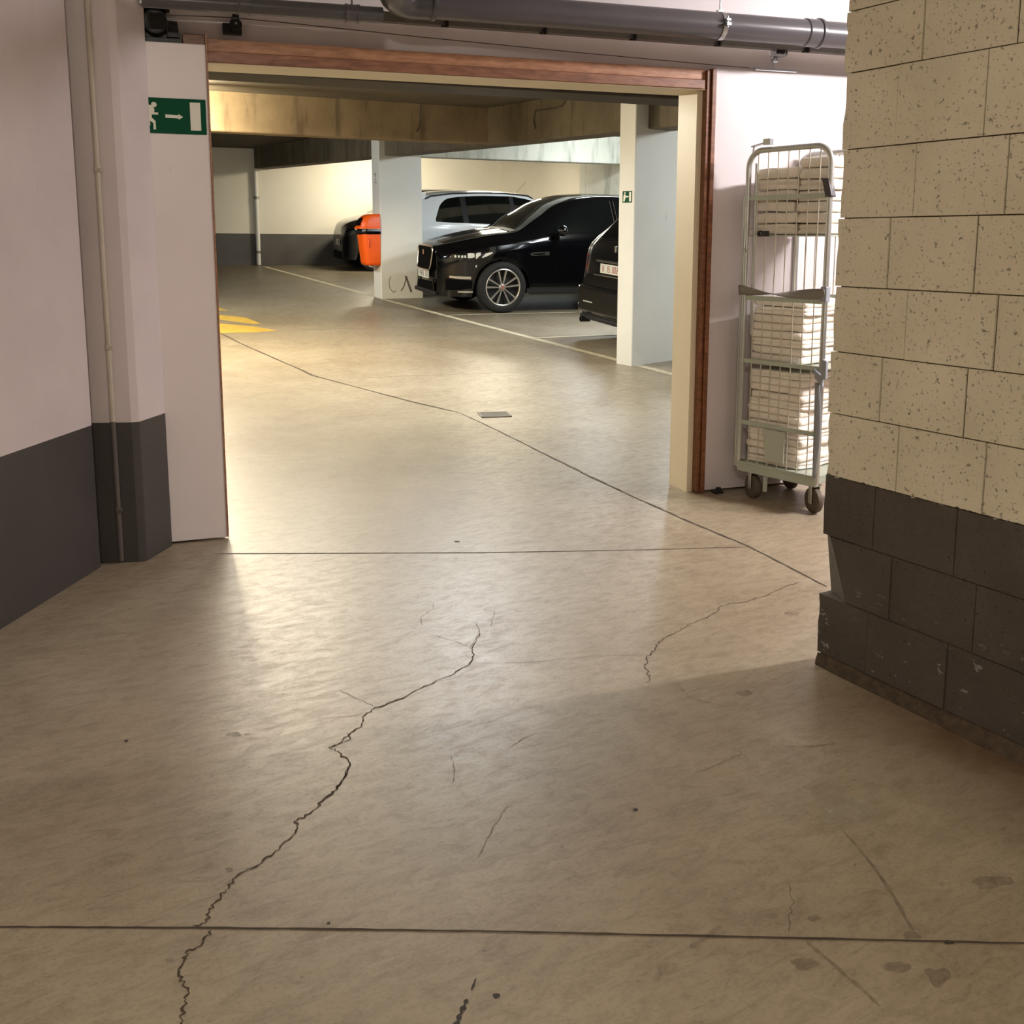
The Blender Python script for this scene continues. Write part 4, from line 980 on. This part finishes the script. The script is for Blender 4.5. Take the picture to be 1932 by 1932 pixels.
# ---- black SUV, nose to the aisle
fp = Car(4.73,
    zt=[(0, .92), (.02, .955), (.06, .985), (.2, 1.03), (.5, 1.10), (.85, 1.165), (1.14, 1.205), (1.55, 1.44), (1.9, 1.63), (2.25, 1.73), (2.65, 1.76), (3.2, 1.755), (3.8, 1.70), (4.15, 1.61), (4.34, 1.49), (4.55, 1.18), (4.68, 1.0), (4.73, .8)],
    zs=[(0, .74), (.06, .80), (.2, .87), (.5, .945), (1.0, 1.02), (1.5, 1.085), (2.5, 1.125), (3.8, 1.17), (4.4, 1.13), (4.65, .92), (4.73, .68)],
    w=[(0, .50), (.03, .62), (.08, .70), (.18, .78), (.32, .845), (.5, .895), (.8, .95), (1.1, .96), (1.6, .955), (2.5, .96), (3.5, .968), (4.1, .95), (4.45, .90), (4.65, .82), (4.73, .74)],
    wr=[(0, .36), (.06, .46), (.2, .57), (.6, .66), (1.05, .73), (1.3, .72), (1.7, .66), (2.1, .61), (3.0, .59), (3.9, .56), (4.3, .53), (4.6, .62), (4.73, .55)],
    wheels=(.87, 3.744), R_=.375, sill=.27, bump_f=.23)
hd = R(-8.0); AX = V((7.45, 13.90, 0)); nose = AX - V((cos(hd), sin(hd), 0)) * .87
jr = car_empty('suv', place(nose, hd), 'glossy black suv parked nose out between the orange bin pillar and a white line')
fp.body('body', M['carblack'], jr)
for s_ in (-1, 1):
    for xw in fp.wheels: wheel(jr, xw, s_ * .845, .375, .235, s_, True, pi / 2 + .05)
    MB().grid(fp.side(fp.dens([(1.58, 1.15, 1.18), (1.75, 1.16, 1.33), (2.0, 1.17, 1.51), (2.3, 1.175, 1.62), (2.70, 1.18, 1.665)], 18), s_, .004)).build('side_window', M['glass'], jr)
    MB().grid(fp.side(fp.dens([(2.80, 1.182, 1.67), (3.2, 1.19, 1.665), (3.6, 1.205, 1.63), (3.72, 1.21, 1.60)], 14), s_, .004)).build('side_window', M['glass'], jr)
    MB().grid(fp.side(fp.dens([(3.80, 1.215, 1.58), (4.0, 1.23, 1.50), (4.15, 1.25, 1.36)], 8), s_, .004)).build('quarter_window', M['glass'], jr)
    for xp in (2.715, 2.775): MB().grid(fp.side([(xp, 1.185, 1.66), (xp + .012, 1.185, 1.66)], s_, .006)).build('pillar_trim', M['chr'], jr)
    # head lamp, running lights
    hl = MB().grid(fp.side(fp.dens([(.13, .775, .84), (.25, .765, .865), (.45, .78, .885), (.72, .84, .90)], 12), s_, .004)).build('headlamp', M['glass'], jr)
    MB().grid(fp.side(fp.dens([(.345, .795, .865), (.40, .80, .87), (.44, .81, .865)], 4), s_, .012)).build('lens', M['lampw'], hl)
    for xa in (.17, .215, .26, .30): MB().grid(fp.side([(xa, .80, .835), (xa + .026, .80, .835)], s_, .010)).build('lens', M['lampw'], hl)
    MB().grid(fp.side([(.46, .79, .86), (.475, .79, .875), (.50, .82, .88), (.53, .845, .885)], s_, .010)).build('running_light', M['lampw'], hl)
    MB().grid(fp.side([(.55, .80, .815), (.60, .82, .87), (.66, .85, .885), (.70, .875, .888)], s_, .010)).build('running_light', M['lampw'], hl)
    MB().grid(fp.side([(.46, .665, .69), (.48, .668, .70)], s_, .006)).build('washer_cap', M['lampw'], jr)
    # bumper blades and lower fog trim
    MB().grid(fp.side(fp.dens([(.11, .505, .535), (.22, .495, .53), (.40, .49, .53)], 8), s_, .012)).build('bumper_blade', M['alloy'], jr)
    MB().grid(fp.side(fp.dens([(.22, .295, .315), (.33, .29, .32), (.43, .295, .315)], 8), s_, .012)).build('fog_trim', M['alloy'], jr)
    MB().grid(fp.side(fp.dens([(.07, .32, .49), (.22, .33, .48), (.42, .36, .47)], 8), s_, .003)).build('air_intake', M['grille'], jr)
    fv = MB().grid(fp.side(fp.dens([(1.29, .855, .872), (1.33, .835, .885), (1.50, .845, .895), (1.60, .845, .90)], 8), s_, .006)).build('fender_vent', M['chr'], jr)
    MB().grid(fp.side(fp.dens([(1.335, .855, .868), (1.40, .85, .872), (1.53, .86, .882)], 6), s_, .010)).build('vent_slot', M['grille'], fv)
    # doors
    for xd, zlo in ((1.70, .36), (2.79, .36), (3.55, .80)): MB().grid(fp.side([(xd, zlo, 1.07), (xd + .006, zlo, 1.07)], s_, .002)).build('door_seam', M['grille'], jr)
    MB().grid(fp.side([(1.25, .285, .36), (2.2, .285, .36), (3.3, .285, .36)], s_, .006)).build('sill_trim', M['trimb'], jr)
    mh = MB().grid(fp.side([(2.46, 1.0, 1.03), (2.48, .995, 1.03), (2.68, 1.0, 1.035)], s_, .018)).build('door_handle', M['chr'], jr)
    mm = MB(); yb = s_ * (fp.y_at(1.75, 1.12)); mm.box((1.72, min(yb, yb + s_ * .09), 1.145), (1.79, max(yb, yb + s_ * .09), 1.17))
    ms = mm.build('mirror', M['carblack'], jr, .006)
    el = MB(); rows = []
    for i in range(9):
        a = pi * i / 8; rr_ = sin(a); rows.append([V((1.74 + .085 * cos(a), yb + s_ * .155 + .115 * rr_ * cos(b) * (1 if cos(b) < .9 else 1), 1.215 + .085 * rr_ * sin(b))) for b in [2 * pi * j / 16 for j in range(17)]])
    el.grid(rows, 0, True); el.build('mirror_housing', M['carblack'], ms)
    # arch lining lip
    for xw in fp.wheels:
        ra = fp.R + .05; rows = []
        for i in range(25):
            a = pi * .03 + pi * .94 * i / 24; x_ = xw + ra * cos(a); z_ = .375 * .98 + ra * sin(a); y_ = fp.y_at(x_, min(z_ + .01, fp.zs(x_))); rows.append([V((x_, s_ * (y_ + .004), z_)), V((xw + (ra + .03) * cos(a), s_ * (fp.y_at(xw + (ra + .03) * cos(a), .38 + (ra + .03) * sin(a)) + .006), .375 * .98 + (ra + .03) * sin(a)))])
        MB().grid(rows, 0, True).build('wheel_arch_trim', M['carblack'], jr)
MB().grid(fp.top(1.18, 1.98, lin2((1.18, .71), (1.98, .59)), .005)).build('windshield', M['glass'], jr)
MB().grid(fp.top(4.26, 4.52, lin2((4.24, .50), (4.52, .56)), .005)).build('rear_window', M['glass'], jr)
for y_ in (-.46, -.2, .2, .46):   # bonnet creases
    m = MB(); rows = []
    for i in range(20):
        x = .12 + .95 * i / 19; y2 = y_ * (.72 + .28 * i / 19); rows.append([V((x, y2 - .02, fp.z_at(x, y2 - .02) + .001)), V((x, y2, fp.z_at(x, y2) + .005)), V((x, y2 + .02, fp.z_at(x, y2 + .02) + .001))])
    m.grid(rows, 0, True).build('bonnet_crease', M['carblack'], jr)
for (x0_, x1_, yy) in ((1.16, 1.20, .6),): MB().grid(fp.top(x0_ - .08, x1_ - .02, lambda x: .66, .006, 3, 12)).build('cowl', M['trimb'], jr)
# grille with chrome surround
def rrect(w_, h_, r_, n=6, taper=.85):
    P = []
    for (cx_, cz_, a0) in ((w_ / 2 - r_, h_ / 2 - r_, 0), (-w_ / 2 + r_, h_ / 2 - r_, pi / 2), (-w_ / 2 + r_, -h_ / 2 + r_, pi), (w_ / 2 - r_, -h_ / 2 + r_, 1.5 * pi)):
        for i in range(n + 1):
            a = a0 + pi / 2 * i / n; y, z = cx_ + r_ * cos(a), cz_ + r_ * sin(a); P.append((y * (1 - (1 - taper) * (.5 - z / h_)), z))
    return P
gz = .755; gP = [V((-.030 - .02 * (1 - (y / .4) ** 2) + (z / .36) * .03, y, gz + z)) for y, z in rrect(.74, .355, .085)]
gr = MB(); gr.add(gP, [tuple(range(len(gP)))]); gr.grid([gP + [gP[0]], [p + V((.06, 0, 0)) for p in gP + [gP[0]]]], 0, False); gro = gr.build('grille', M['grille'], jr)
MB().tube([p + V((-.004, 0, 0)) for p in gP], .013, 8, closed=True).build('grille_frame', M['chr'], gro)
MB().box((-.068, -.022, .80), (-.055, .022, .875)).build('grille_badge', M['chr'], gro, .008)
plate(jr, V((-.052, 0, .515)), V((0, -1, 0)), V((0, 0, 1)), .52, .115, 'SYHSE 502')
m = MB(); m.prism([(-.46, .235), (.46, .235), (.40, .40), (-.40, .40)], -.012, .0, lambda u, v, h: V((h - .01, u, v))); m.build('lower_intake', M['grille'], jr)
m = MB(); m.box((-.05, -.50, .222), (.05, .50, .285)); m.build('chin_spoiler', M['trimb'], jr, .015)
for s_ in (-1, 1): MB().prism([(.43 * s_, .245), (.46 * s_, .245), (.385 * s_, .46), (.345 * s_, .46)], -.028, -.012, lambda u, v, h: V((h, u, v))).build('intake_strut', M['carblack'], jr)

# ---- white estate behind, tail to the aisle
we = Car(4.45,
    zt=[(0, 0.791), (0.05, 0.904), (0.3, 1.017), (0.8, 1.107), (1.15, 1.164), (1.5, 1.401), (1.85, 1.638), (2.2, 1.746), (2.7, 1.774), (3.4, 1.757), (3.9, 1.706), (4.15, 1.627), (4.3, 1.379), (4.4, 1.13), (4.45, 0.847)],
    zs=[(0, 0.655), (0.1, 0.768), (0.4, 0.904), (1.0, 1.04), (1.5, 1.107), (2.5, 1.153), (3.8, 1.198), (4.2, 1.186), (4.4, 0.994), (4.45, 0.701)],
    w=[(0, .55), (.05, .66), (.2, .78), (.5, .86), (.9, .90), (1.6, .91), (3.0, .915), (3.8, .90), (4.2, .86), (4.38, .79), (4.45, .72)],
    wr=[(0, .42), (.3, .58), (1.0, .68), (1.4, .68), (1.8, .61), (2.2, .565), (3.0, .56), (3.8, .55), (4.1, .54), (4.3, .62), (4.45, .58)],
    wheels=(.85, 3.45), R_=.34, sill=.24)
hd2 = R(172.0); T2 = V((7.28, 17.0, 0)); nose2 = T2 - V((cos(hd2), sin(hd2), 0)) * 4.45
wrt = car_empty('estate_car', place(nose2, hd2), 'white estate car with black roof rails parked behind the black suv')
we.body('body', M['carwhite'], wrt)
for s_ in (-1, 1):
    for xw in we.wheels: wheel(wrt, xw, s_ * .80, .34, .21, s_, False)
    MB().grid(we.side(we.dens([(1.42, 1.164, 1.198), (1.7, 1.17, 1.435), (2.0, 1.175, 1.616), (2.36, 1.186, 1.678)], 14), s_)).build('side_window', M['glass'], wrt)
    MB().grid(we.side(we.dens([(2.36, 1.186, 1.678), (2.44, 1.186, 1.681)], 2), s_, .003)).build('window_pillar', M['trimb'], wrt)
    MB().grid(we.side(we.dens([(2.44, 1.186, 1.681), (2.9, 1.192, 1.678), (3.28, 1.203, 1.661)], 10), s_)).build('side_window', M['glass'], wrt)
    MB().grid(we.side(we.dens([(3.28, 1.203, 1.661), (3.38, 1.206, 1.653)], 2), s_, .003)).build('window_pillar', M['trimb'], wrt)
    MB().grid(we.side(we.dens([(3.38, 1.206, 1.653), (3.6, 1.209, 1.616), (3.75, 1.215, 1.514), (3.88, 1.22, 1.266)], 10), s_)).build('quarter_window', M['glass'], wrt)
    MB().tube([V((x, s_ * .575, we.z_at(x, .575 if x < 9 else .5) + .028 - (.028 if x in (1.95, 4.0) else 0))) for x in (1.95, 2.05, 2.5, 3.0, 3.5, 3.9, 4.0)], .014, 8).build('roof_rail', M['trimb'], wrt)
    MB().grid(we.side(we.dens([(4.36, .80, .95), (4.40, .80, .95), (4.44, .82, .93)], 3), s_, .005)).build('tail_lamp', M['red'], wrt)
MB().grid(we.top(1.2, 1.82, lin2((1.2, .66), (1.82, .56)))).build('windshield', M['glass'], wrt)
MB().grid(we.top(4.15, 4.30, lin2((4.15, .50), (4.30, .56)))).build('rear_window', M['glass'], wrt)
m = MB(); m.tube([V((2.05, 0, 1.74)), V((1.85, 0, 1.96))], .003, 6); m.build('aerial', M['trimb'], wrt)
m = MB(); m.box((3.98, -.50, 1.49), (4.22, 0.565, 1.712)); m.build('rear_spoiler', M['carwhite'], wrt, .01)

# ---- small dark hatchback in the far corner, nose to the aisle
sc_ = Car(3.6,
    zt=[(0, 0.864), (0.03, 0.96), (0.1, 1.032), (0.4, 1.14), (0.75, 1.224), (1.1, 1.488), (1.45, 1.704), (1.8, 1.776), (2.4, 1.788), (3.0, 1.728), (3.35, 1.56), (3.5, 1.26), (3.6, 0.84)],
    zs=[(0, 0.744), (0.1, 0.864), (0.4, 0.984), (0.9, 1.08), (2.0, 1.14), (3.2, 1.164), (3.5, 1.02), (3.6, 0.72)],
    w=[(0, .48), (.05, .60), (.15, .70), (.35, .78), (.7, .81), (2.5, .82), (3.2, .78), (3.5, .70), (3.6, .6)],
    wr=[(0, .36), (.15, .50), (.6, .60), (1.0, .62), (1.4, .55), (1.8, .52), (3.0, .50), (3.6, .5)],
    wheels=(.62, 2.92), R_=.30, sill=.22)
hd3 = R(-9); n3 = V((7.92, 21.45, 0))
sr = car_empty('hatchback', place(n3, hd3), 'small dark hatchback in the far corner, mostly hidden behind the orange bin')
sc_.body('body', M['cardark'], sr)
for s_ in (-1, 1):
    for xw in sc_.wheels: wheel(sr, xw, s_ * .71, .30, .19, s_, False)
    MB().grid(sc_.side(sc_.dens([(1.05, 1.14, 1.224), (1.3, 1.146, 1.488), (1.6, 1.152, 1.668), (2.1, 1.164, 1.692)], 10), s_)).build('side_window', M['glass'], sr)
    MB().grid(sc_.side(sc_.dens([(0.06, 0.792, 0.888), (0.2, 0.816, 0.96), (0.38, 0.876, 0.972)], 6), s_, .005)).build('headlamp', M['glass'], sr)
MB().grid(sc_.top(.80, 1.42, lin2((.80, .58), (1.42, .50)))).build('windshield', M['glass'], sr)
plate(sr, V((-.012, -.12, .60)), V((0, -1, 0)), V((0, 0, 1)), .40, .12, '1 506')
m = MB(); m.prism([(-.42, .24), (.42, .24), (.38, .40), (-.38, .40)], -.012, .002, lambda u, v, h: V((h, u, v))); m.build('lower_intake', M['grille'], sr)
m = MB(); m.box((.86, .78, 1.12), (1.0, .92, 1.24)); m.box((.86, -.92, 1.12), (1.0, -.78, 1.24)); m.build('mirror', M['cardark'], sr, .03)

# ---- dark estate, tail to the aisle, mostly behind the near pillar
bmw = Car(4.65,
    zt=[(0, 0.826), (0.05, 0.945), (0.3, 1.087), (0.9, 1.181), (1.35, 1.252), (1.7, 1.5), (2.05, 1.736), (2.5, 1.843), (3.2, 1.855), (3.8, 1.795), (4.08, 1.712), (4.28, 1.512), (4.44, 1.323), (4.53, 1.217), (4.57, 1.158), (4.65, 0.826)],
    zs=[(0, 0.684), (0.1, 0.802), (0.4, 1.025), (1.0, 1.175), (2.5, 1.275), (3.9, 1.325), (4.3, 1.3), (4.5, 1.188), (4.58, 1.075), (4.65, 0.708)],
    w=[(0, .55), (.05, .66), (.2, .78), (.5, .87), (.9, .92), (3.0, .935), (3.9, .925), (4.3, .88), (4.5, .82), (4.6, .79), (4.65, .76)],
    wr=[(0, .42), (.3, .58), (1.0, .68), (1.5, .66), (2.0, .60), (3.0, .57), (3.8, .555), (4.1, .555), (4.4, .64), (4.55, .70), (4.65, .66)],
    wheels=(.85, 3.65), R_=.33, sill=.24, bump_r=.25)
hd4 = R(172.0); T4 = V((6.92, 9.70, 0)); n4 = T4 - V((cos(hd4), sin(hd4), 0)) * 4.65
br = car_empty('estate_car', place(n4, hd4), 'dark car parked tail out, half hidden behind the near white pillar')
bmw.body('body', M['cardark'], br)
for s_ in (-1, 1):
    for xw in bmw.wheels: wheel(br, xw, s_ * .80, .33, .21, s_, False)
    MB().grid(bmw.side(bmw.dens([(1.6, 1.312, 1.375), (1.9, 1.312, 1.675), (2.4, 1.325, 1.85), (3.3, 1.35, 1.837), (3.9, 1.375, 1.625)], 14), s_)).build('side_window', M['glass'], br)
MB().grid(bmw.top(4.10, 4.50, lin2((4.10, .51), (4.50, .62)), .006)).build('rear_window', M['glass'], br)
m = MB(); m.box((4.58, -.80, .32), (4.70, .80, .66)); m.build('rear_bumper', M['cardark'], br, .045, segs=4)
m = MB(); m.box((4.60, -.78, .24), (4.67, .78, .30)); m.build('bumper_skirt', M['trimb'], br, .02)
plate(br, V((4.665, 0, .89)), V((0, 1, 0)), V((0, 0, 1)), .52, .11, 'H 1S U02 ', tm='ptextr')
m = MB(); m.box((4.64, -.34, .965), (4.69, .34, .99)); m.box((4.64, -.40, .80), (4.69, .40, .815)); m.build('chrome_strip', M['chr'], br, .004)
m = MB(); m.box((4.70, .38, .46), (4.706, .62, .475)); m.box((4.70, -.62, .46), (4.706, -.38, .475)); m.build('reflector', M['lampw'], br)
for s_ in (-1, 1):
    m = MB(); y0_, y1_ = sorted((s_ * .62, s_ * .80)); m.box((4.50, y0_, .94), (4.60, y1_, 1.05)); m.build('tail_lamp', M['red'], br, .04, segs=4)
for s_ in (-1, 1): MB().lathe([(.03, -.10), (.036, -.10), (.036, .02), (.030, .02), (.028, -.10)], V((4.69, s_ * .66, .235)), (1, 0, 0), 20).build('exhaust_tip', M['trimb'], br)
m = MB(); m.box((4.60, -.02, 1.09), (4.625, .02, 1.16)); m.build('tail_badge', M['chr'], br, .004)

# ---- things on the gate wall and the cage carry their own axes
def reaxis(root, ex, ey):
    m = Matrix((ex, ey, V((0, 0, 1)))).transposed(); inv = m.inverted().to_4x4()
    def walk(o):
        if o.type == 'MESH': o.data.transform(inv)
        for c in o.children: walk(c)
    walk(root); root.rotation_euler = m.to_euler()
for o in list(COL.objects):
    if o.parent is None:
        if o.name in ('exit_sign', 'sliding_door_rail', 'door_closer', 'cable_pulley', 'door_hanger', 'drain_pipe', 'waste_pipe', 'steel_cable', 'door_guide'): reaxis(o, EG, NG)
        if o.name == 'roll_cage': reaxis(o, cbv.normalized(), V((-cbv.y, cbv.x, 0)).normalized())

# ---- small fixtures in the car park
p = onpl(484, 400, bw0, (-TB.y, TB.x, 0)) - V((-TB.y, TB.x, 0)) * .06
wp = empty('wall_pipe', (p.x, p.y, zf(p.y))); tag(wp, 'pale vertical pipe on the far back wall, left of the small dark car', 'pipe')
part(MB().tube([(p.x, p.y, zf(p.y) + .01), (p.x, p.y, ZS(p.y))], .05, 16), 'tube', M['pillar'], wp)
mb = MB()
for h_ in (.3, 1.5): mb.lathe([(.05, -.03), (.062, -.03), (.062, .03), (.05, .03)], (p.x, p.y, zf(p.y) + h_), (0, 0, 1), 16)
part(mb, 'clamp', M['rail'], wp)
fb = lambda x, y: onpl(x, y, (0, 12.335, 0), (.08, 1, 0))
c1 = MB().tube([fb(793, 190), fb(793, 225), fb(791, 240), fb(786, 249)], .008, 6).build('beam_cable', M['cable']); tag(c1, 'thin cable running down the face of the lit concrete beam across the aisle', 'cable')
fy = lambda x, y: onpl(x, y, (6.455, 0, 0), (1, 0, 0))
c2 = MB().tube([fy(1068, 168), fy(1068, 186), fy(1060, 200), fy(1040, 206), fy(1010, 209), fy(1006, 226), fy(1010, 243)], .007, 6).build('beam_cable', M['cable']); tag(c2, 'thin bent cable on the dark beam just left of the near white pillar', 'cable')
